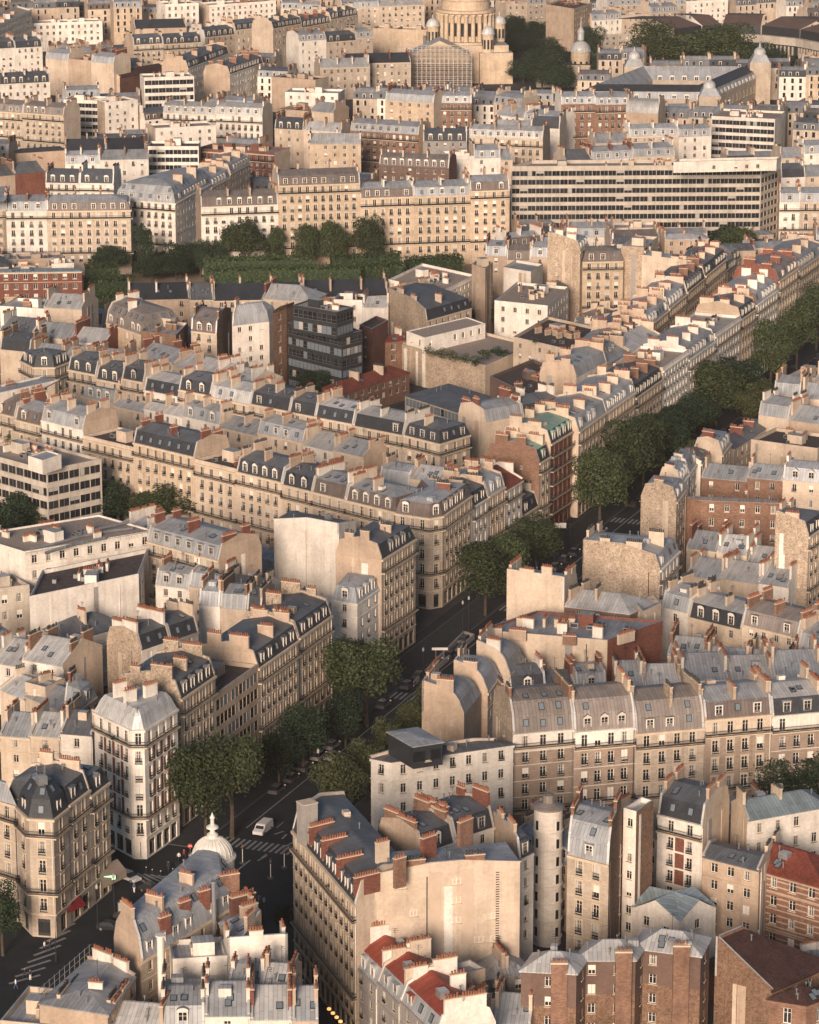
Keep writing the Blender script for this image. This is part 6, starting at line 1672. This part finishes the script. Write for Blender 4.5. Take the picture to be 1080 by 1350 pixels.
p = at(752, 722); sb = thing('road_sign', 'white signboard on arm over upper boulevard', 'sign', (p.x, p.y, 0)); q = MB(); q.cyl((0, 0, 0), .12, .1, 5.6, 'dark_metal', 7); q.box((-2, 0, 5.4), (4, .1, .1), 'dark_metal'); q.build('post', sb, (0, 0, 0)); q = MB(); q.box((-2.4, -.08, 4.6), (2.8, .06, 1.2), 'white_paint'); q.build('board', sb, (0, 0, 0))
# people: one continuous skinned body each, coloured by height
def body_mesh(stride, seed):
    r = random.Random(seed); me = bpy.data.meshes.new('person')
    J = [(0, 0, .95), (0, 0, 1.2), (0, 0, 1.42), (0, 0, 1.53), (.02, 0, 1.68)]; Ed = [(0, 1), (1, 2), (2, 3), (3, 4)]; Rd = [(.16, .12), (.15, .11), (.17, .11), (.06, .06), (.1, .115)]
    for s_ in (-1, 1):
        n_ = len(J); f_ = s_ * stride
        J += [(0, s_ * .09, .9), (f_ * .22 + .03, s_ * .1, .5), (f_ * .36 - .02, s_ * .1, .09), (f_ * .36 + .14, s_ * .11, .05)]; Ed += [(0, n_), (n_, n_ + 1), (n_ + 1, n_ + 2), (n_ + 2, n_ + 3)]; Rd += [(.1, .1), (.075, .075), (.05, .05), (.045, .04)]
        n_ = len(J); J += [(0, s_ * .2, 1.4), (-f_ * .1, s_ * .25, 1.12), (-f_ * .22 + .06, s_ * .25, .88), (-f_ * .24 + .1, s_ * .25, .78)]; Ed += [(2, n_), (n_, n_ + 1), (n_ + 1, n_ + 2), (n_ + 2, n_ + 3)]; Rd += [(.06, .06), (.05, .05), (.038, .038), (.035, .02)]
    me.from_pydata(J, Ed, []); o = bpy.data.objects.new('person', me); COL.objects.link(o)
    o.modifiers.new('skin', 'SKIN'); o.modifiers.new('sub', 'SUBSURF').levels = 1
    me.skin_vertices[0].data[0].use_root = True
    for i, rd in enumerate(Rd): me.skin_vertices[0].data[i].radius = rd
    out = bpy.data.meshes.new_from_object(o.evaluated_get(bpy.context.evaluated_depsgraph_get())); bpy.data.objects.remove(o); return out
plain_mat('skin', (.45, .27, .19), .6); plain_mat('cloth_white', (.7, .67, .62), .9); plain_mat('cloth_dark', (.03, .032, .045), .9); plain_mat('cloth_blue', (.06, .09, .16), .9); plain_mat('cloth_red', (.3, .04, .04), .9); plain_mat('hair', (.03, .02, .015), .8)
PB = [body_mesh(1.0, 1), body_mesh(-.7, 2), body_mesh(.15, 3)]
def person(label, base, ang, top, leg, k):
    p = at(*base); me = PB[k % 3].copy(); me.materials.clear()
    for mn in (top, leg, 'skin', 'hair'): me.materials.append(MATS[mn])
    for f in me.polygons: z = f.center.z; f.material_index = 3 if z > 1.72 or (z > 1.6 and f.center.x < -.03) else 2 if z > 1.5 or (z < .86 and abs(f.center.y) > .19) else 0 if z > .95 else 1
    o = bpy.data.objects.new('person', me); COL.objects.link(o); o.location = (p.x, p.y, .02); o.rotation_euler.z = ang; tag(o, label, 'person', 'people on the crossing')
for i, (lab, bs, an, tp, lg) in enumerate((('person in white shirt walking over the upper stripes', (59, 1254), 2.6, 'cloth_white', 'cloth_dark'), ('person in dark clothes beside the white shirt', (66, 1253), 2.6, 'cloth_dark', 'cloth_dark'), ('person in white trousers crossing with another', (40, 1292), -.5, 'cloth_dark', 'cloth_white'), ('person in dark coat near white trousers', (33, 1290), -.5, 'cloth_dark', 'cloth_dark'), ('person in light top at lower left stripes', (21, 1304), .4, 'cloth_white', 'cloth_blue'), ('person in blue by the dark stopped car', (177, 1177), 1.2, 'cloth_blue', 'cloth_white'), ('person in red near the no entry sign', (243, 1132), 2.2, 'cloth_red', 'cloth_dark'), ('person in white before corner shopfronts', (236, 1136), 2.0, 'cloth_white', 'cloth_dark'), ('person in dark clothes by bollards', (222, 1148), 1.0, 'cloth_dark', 'cloth_dark'))): person(lab, bs, an, tp, lg, i)
def shrub(label, px, py, z, wpx, k=0, group=None):
    p = at(px, py, z); w_ = wpx / FPX * math.hypot(p.length, CAM_H); o = bpy.data.objects.new('shrub', SHRUB[k]); COL.objects.link(o); o.location = (p.x, p.y, z + w_ * .28); kk = rng.random(); o.color = (kk, kk, kk, 1)
    o.scale = (w_ / 12, w_ / 12, w_ / 13); o.rotation_euler.z = rng.uniform(0, 6); tag(o, label, 'shrub', group)
for i, (px_, py_, z_, w_, k_) in enumerate(((566, 468, 10.4, 20, 2), (580, 472, 10.4, 22, 0), (596, 475, 10.4, 24, 2), (612, 478, 10.4, 20, 0), (626, 480, 10.4, 22, 1), (640, 474, 10.4, 20, 0), (655, 466, 10.4, 18, 1))): shrub('garden shrub on rubble wall roof, %s from left' % ORD[i], px_, py_, z_, w_, k_, 'roof garden shrubs')
for lab, px_, py_, z_, w_, k_ in (('shrub on balcony of foreground block, upper', 432, 1170, 20, 8, 0), ('shrub on balcony of foreground block, lower', 452, 1190, 20, 9, 0), ('planter shrub on domed cream corner balcony', 148, 975, 20, 10, 1), ('planter shrub right of corner balcony bend', 215, 965, 20, 10, 1), ('bush on terrace of white gable house', 860, 745, 13, 16, 1), ('bush below bush on white gable terrace', 872, 770, 10, 14, 1), ('bush on brutalist office roof left', 22, 590, 19.2, 16, 2), ('bush on brutalist office roof right', 10, 582, 19.2, 14, 2), ('bush on white terraced house balcony', 600, 380, 12, 16, 0), ('bush on cream terraced house left', 705, 452, 16.2, 12, 0), ('bush on cream terraced house right', 775, 462, 16.2, 14, 2), ('shrub on roof left of rounded corner', 330, 600, 18, 10, 1), ('yard bush below pavilion', 850, 1262, 3, 14, 1)): shrub(lab, px_, py_, z_, w_, k_)
kcar = 0
for side, off, sgn in (('left', 7.9, 0), ('right', 22.2, math.pi)):
    s_ = 16.0
    while s_ < 420:
        if rng.random() < .62 and not (76 < s_ < 84 or 138 < s_ < 146 or 212 < s_ < 221):
            p = bl(s_, off); px_, py_ = pj(p.x, p.y, 0); kcar += 1
            col_, nm_ = rng.choice([((.03, .032, .036), 'black'), ((.07, .07, .075), 'dark grey'), ((.10, .10, .10), 'grey'), ((.30, .29, .27), 'pale'), ((.04, .06, .12), 'blue')])
            car(f'{nm_} car at {side} kerb of boulevard, {int(s_)} metres past crossing', (px_, py_), aB + sgn, col_, group='cars parked along the boulevard')
        s_ += 6.3
# ================================================================== filling the blocks between the fronts
def sat(P_, Q_):
    for A_, B_ in ((P_, Q_), (Q_, P_)):
        for i in range(len(A_)):
            e = A_[(i + 1) % len(A_)] - A_[i]; n_ = Vector((e.y, -e.x)).normalized()
            if min((p - A_[i]).dot(n_) for p in B_) > .02: return False
    return True
def free(P_):
    c = sum(P_, Vector((0, 0))) / 4; r_ = max((p - c).length for p in P_)
    for fc_, fr_, F in FOOTS:
        if (fc_ - c).length < fr_ + r_ and sat(P_, F): return False
    o = (c - BA).dot(BN); s_ = (c - BA).dot(BD)
    for p in P_ + [c]:
        o = (p - BA).dot(BN); s_ = (p - BA).dot(BD)
        if -1 < o < 31 and -130 < s_ < 600: return False
        if -62 < s_ < -1 and -130 < o < 62: return False
        if Vector((-46, 400)).x < p.x < -8 and p.y < 520: return False
    return True
GARD = [((690, 75), 45), ((1040, 95), 70), ((900, 70), 75), ((735, 105), 40), ((55, 690), 17), ((225, 690), 9), ((645, 490), 9), ((785, 415), 13), ((1050, 1040), 16), ((300, 340), 30), ((960, 330), 16), ((412, 515), 8), ((985, 700), 14), ((930, 1230), 7), ((840, 1180), 6)]
GP = [(at(*p_, 0), r_) for p_, r_ in GARD]
bigs = list(FOOTS)
far_walls = MB(); far_roof = MB(); nfill = 0
def quick(P_, h, wm, rm, steep):
    for i in range(4):
        a, b_ = P_[i], P_[(i + 1) % 4]; L_ = (b_ - a).length; e = (b_ - a) / L_; n_ = Vector((e.y, -e.x))
        far_walls.poly([(a.x, a.y, 0), (b_.x, b_.y, 0), (b_.x, b_.y, h), (a.x, a.y, h)], wm, [(0, 0), (L_, 0), (L_, h), (0, h)])
        if (-a).dot(n_) > 0 and i % 2 == 0:
            nb = max(1, int((L_ - 1) / 2.6))
            for k in range(nb):
                u = .5 + (L_ - 1) * (k + .5) / nb
                for f in range(1, int(h / 3.05)):
                    if rng.random() < .1: continue
                    z = h - f * 3.05 + .4
                    def V_(du, z_): q_ = a + e * (u + du) + n_ * .03; return (q_.x, q_.y, z_)
                    far_walls.poly([V_(-.58, z), V_(.58, z), V_(.58, z + 2), V_(-.58, z + 2)], 'glass')
                    if rng.random() < .6: far_walls.poly([tuple(Vector(t_) + Vector((n_.x * .01, n_.y * .01, 0))) for t_ in (V_(-.58, z), V_(-.34, z), V_(-.34, z + 2), V_(-.58, z + 2))], 'white_paint')
    q, k = inset_max(P_, [.95, 0, .95, 0]); q2, k2 = inset_max(P_, [4.5, 0, 4.5, 0])
    lv_ = [(h, P_), (h + 2.7, q), (h + 3.7, q2)]
    for (za, A_), (zb, B_) in zip(lv_, lv_[1:]):
        for i in range(4):
            j = (i + 1) % 4; L_ = (A_[j] - A_[i]).length
            far_roof.poly([(A_[i].x, A_[i].y, za), (A_[j].x, A_[j].y, za), (B_[j].x, B_[j].y, zb), (B_[i].x, B_[i].y, zb)], wm if i % 2 else (steep if zb < h + 3 else rm), [(0, 0), (L_, 0), (L_, 3), (0, 3)])
    far_roof.poly([(p.x, p.y, lv_[-1][0]) for p in q2], rm)
    for i in (1, 3):
        m_ = (P_[i] + P_[(i + 1) % 4]) / 2; e = (P_[(i + 1) % 4] - P_[i]).normalized(); L_ = (P_[(i + 1) % 4] - P_[i]).length
        ang = math.atan2(e.y, e.x); n_ = Vector((e.y, -e.x))
        far_walls.box((m_.x - n_.x * .3, m_.y - n_.y * .3, h + 1), (L_ * .62, .55, 3.4), wm, ang)
        for s_ in (-.2, .18):
            c_ = m_ + e * (L_ * s_) - n_ * .3; ln = rng.uniform(2, 3.4)
            far_walls.box((c_.x, c_.y, h + 3), (ln, .7, rng.uniform(1.8, 2.6)), rng.choice([wm, 'beige_render', 'cream_render', 'tan_brick']), ang)
            rng.random() < .6 and far_walls.box((c_.x, c_.y, h + 4.6), (ln * .8, .25, .8), 'terracotta', ang)
    a, b_ = P_[0], P_[1]; e = (b_ - a).normalized(); n_ = Vector((e.y, -e.x)); L_ = (b_ - a).length
    for k in range(int(L_ / 3)):
        c_ = a + e * (3 * k + 1.6) - n_ * .75; far_roof.box((c_.x, c_.y, h + .3), (1.2, 1.1, 1.8), 'white_paint' if rng.random() < .5 else steep, math.atan2(e.y, e.x), False, rm)
        g = a + e * (3 * k + 1.6) - n_ * .19; far_walls.poly([(g.x - e.x * .42, g.y - e.y * .42, h + .5), (g.x + e.x * .42, g.y + e.y * .42, h + .5), (g.x + e.x * .42, g.y + e.y * .42, h + 1.9), (g.x - e.x * .42, g.y - e.y * .42, h + 1.9)], 'glass')
RECT = [(700, 1070, 742, 1228, 480), (655, 20, 760, 118, 1460), (528, 440, 650, 505, 850), (425, 470, 545, 520, 835), (355, 400, 480, 485, 880), (940, 1225, 1080, 1345, 440), (535, 0, 672, 112, 1440), (755, 60, 1020, 135, 1330), (885, 8, 1090, 74, 1560), (655, 15, 760, 95, 1400), (106, 322, 625, 400, 1075), (1000, 60, 1090, 130, 1380)]
PB_ = []
for P_, h_, d_, f_ in PROT:
    xs = [pj(p.x, p.y, h_)[0] for p in P_]; k_ = min(range(len(P_)), key=lambda i: P_[i].length)
    PB_.append((min(xs), max(xs), pj(P_[k_].x, P_[k_].y, h_ * (1 - f_))[1], d_))
def fit(P_, h, hmin):
    c = sum(P_, Vector((0, 0))) / 4; dd = c.length
    xs = [pj(p.x, p.y, h)[0] for p in P_]; x0, x1 = min(xs) + 1, max(xs) - 1
    lim = max([yp for a_, b2, yp, d_ in PB_ if d_ > dd and a_ < x1 and b2 > x0] + [y1 for (a_, y0_, b2, y1, d_) in RECT if d_ > dd and a_ < x1 and b2 > x0] + [-999])
    while h >= hmin:
        if min(pj(p.x, p.y, h + 3.5)[1] for p in P_) >= lim: return h
        h -= 1.0
    return None
# rows of far houses: streets first, then gaps
NAMED = {}
for it in range(9000):
    far = it < 5200
    if far:
        y = rng.uniform(1090, 1900); x = rng.uniform(-.136, .136) * y
    else:
        y = rng.uniform(425, 1100); x = rng.uniform(-.14, .14) * y
    c = Vector((x, y))
    if any((c - g).length < r_ for g, r_ in GP): continue
    near = min(bigs, key=lambda t_: (t_[0] - c).length)
    F = near[2]; e = (F[1] - F[0]).normalized()
    if far and it % 3 == 0: e = Vector((math.cos(.35 * math.sin(x * .006 + y * .004)), math.sin(.35 * math.sin(x * .006 + y * .004))))
    if rng.random() < .25: e = Vector((e.y, -e.x)) if e.x < .3 else e
    n_ = Vector((-e.y, e.x))
    if far: w, d, h = rng.choice([14, 20, 28, 34]), rng.uniform(10, 13), rng.uniform(13.5, 20)
    else:
        t_ = it / 9000; w, d, h = (rng.uniform(11, 16), rng.uniform(8.5, 11), rng.uniform(11, 15)) if t_ < .78 else (rng.uniform(6, 9), rng.uniform(5.5, 8), rng.uniform(7, 12))
    P_ = [c - e * w / 2 - n_ * d / 2, c + e * w / 2 - n_ * d / 2, c + e * w / 2 + n_ * d / 2, c - e * w / 2 + n_ * d / 2]
    if not free(P_): continue
    h = fit(P_, h, 9.0 if far else 4.5)
    if h is None: continue
    if far:
        ns = max(1, int(w / 9)); FOOTS.append((c, math.hypot(w, d) / 2, P_))
        for k in range(ns):
            a_, b2 = P_[0].lerp(P_[1], k / ns), P_[0].lerp(P_[1], (k + 1) / ns); c2, d2 = P_[3].lerp(P_[2], (k + 1) / ns), P_[3].lerp(P_[2], k / ns)
            S_ = inset([a_, b2, c2, d2], [0, .02, 0, .02]) or [a_, b2, c2, d2]
            quick(S_, h + rng.uniform(-1, 1), rng.choice(['limestone', 'cream_render', 'white_render', 'limestone', 'beige_render', 'yellow_stone']), rng.choice(['zinc', 'light_zinc', 'zinc', 'dark_zinc', 'warm_zinc']), rng.choice(['slate', 'zinc', 'brown_roof', 'dark_zinc']))
        continue
    lab0 = min((o for o in LABELS if o['category'] in ('building', 'church')), key=lambda o: (o.location.xy - c).length)
    cxp, cyp = pj(c.x, c.y, h)
    if not (-30 < cxp < 1110 and cyp < 1400): continue
    nfill += 1
    wl_ = rng.choice('CWCBWL'); rf = rng.choice(['G', 'Gl', 'Gw', 'Mz', 'G', 'Gd', 'Fz', 'Mbz'])
    o = building('x', P_, h, wl_, rng.choice(['cpnp', 'cpcp', 'ccnp', 'npcp', 'cnnp']), rf, rng.choice('CBWR'), name='town_house', bal='none', pitch=rng.uniform(.2, .4), ground=3.0, group='low yard houses')
    NAMED.setdefault((WWORD[wl_], RWORD[rf]), []).append((cxp, cyp, o))
for (ww_, rr_), L_ in NAMED.items():
    for cxp, cyp, o in L_:
        g = 'lower' if cyp > 900 else 'middle' if cyp > 450 else 'upper'
        NAMED_ = [t_ for t_ in L_ if ('lower' if t_[1] > 900 else 'middle' if t_[1] > 450 else 'upper') == g]
        NAMED_.sort(key=lambda t_: t_[0]); k = [t_[2] for t_ in NAMED_].index(o)
        o['label'] = f"low {ww_} yard house, {rr_}, {ORD[min(k, 19)]} from left across {g} photo" if len(NAMED_) > 1 else f"low {ww_} yard house, {rr_}, in {g} photo"
if far_walls.f:
    o = far_walls.build('distant_houses', None, (0, 1400, 0)); tag(o, 'mass of far pale houses packed beyond the park', 'houses', None, 'stuff')
    ro = far_roof.build('roof', None, (0, 1400, 0)); ro.parent = o; ro.location = (0, 0, 0)
# ================================================================== evening air: one even box of haze round the whole place
hz = MB(); X0, X1, Y0, Y1, Z0, Z1 = -2600, 2600, -400, 5100, -1.0, 206.0
hv = [(X0, Y0, Z0), (X1, Y0, Z0), (X1, Y1, Z0), (X0, Y1, Z0), (X0, Y0, Z1), (X1, Y0, Z1), (X1, Y1, Z1), (X0, Y1, Z1)]
hm = bpy.data.materials.new('haze'); hm.use_nodes = True; MATS['haze'] = hm; hn = hm.node_tree
hn.nodes.remove(hn.nodes['Principled BSDF']); pv = hn.nodes.new('ShaderNodeVolumePrincipled')
pv.inputs['Color'].default_value = (0.95, 0.86, 0.78, 1); pv.inputs['Density'].default_value = HAZE; pv.inputs['Anisotropy'].default_value = 0.0
hn.links.new(pv.outputs[0], hn.nodes['Material Output'].inputs['Volume'])
for f in ((0, 3, 2, 1), (4, 5, 6, 7), (0, 1, 5, 4), (1, 2, 6, 5), (2, 3, 7, 6), (3, 0, 4, 7)): hz.poly([hv[i] for i in f], 'haze')
ho = hz.build('haze', None, (0, 0, 0)); ho['kind'] = 'stuff'
print('fillers', nfill, 'things', len(LABELS), 'objects', len(bpy.data.objects))
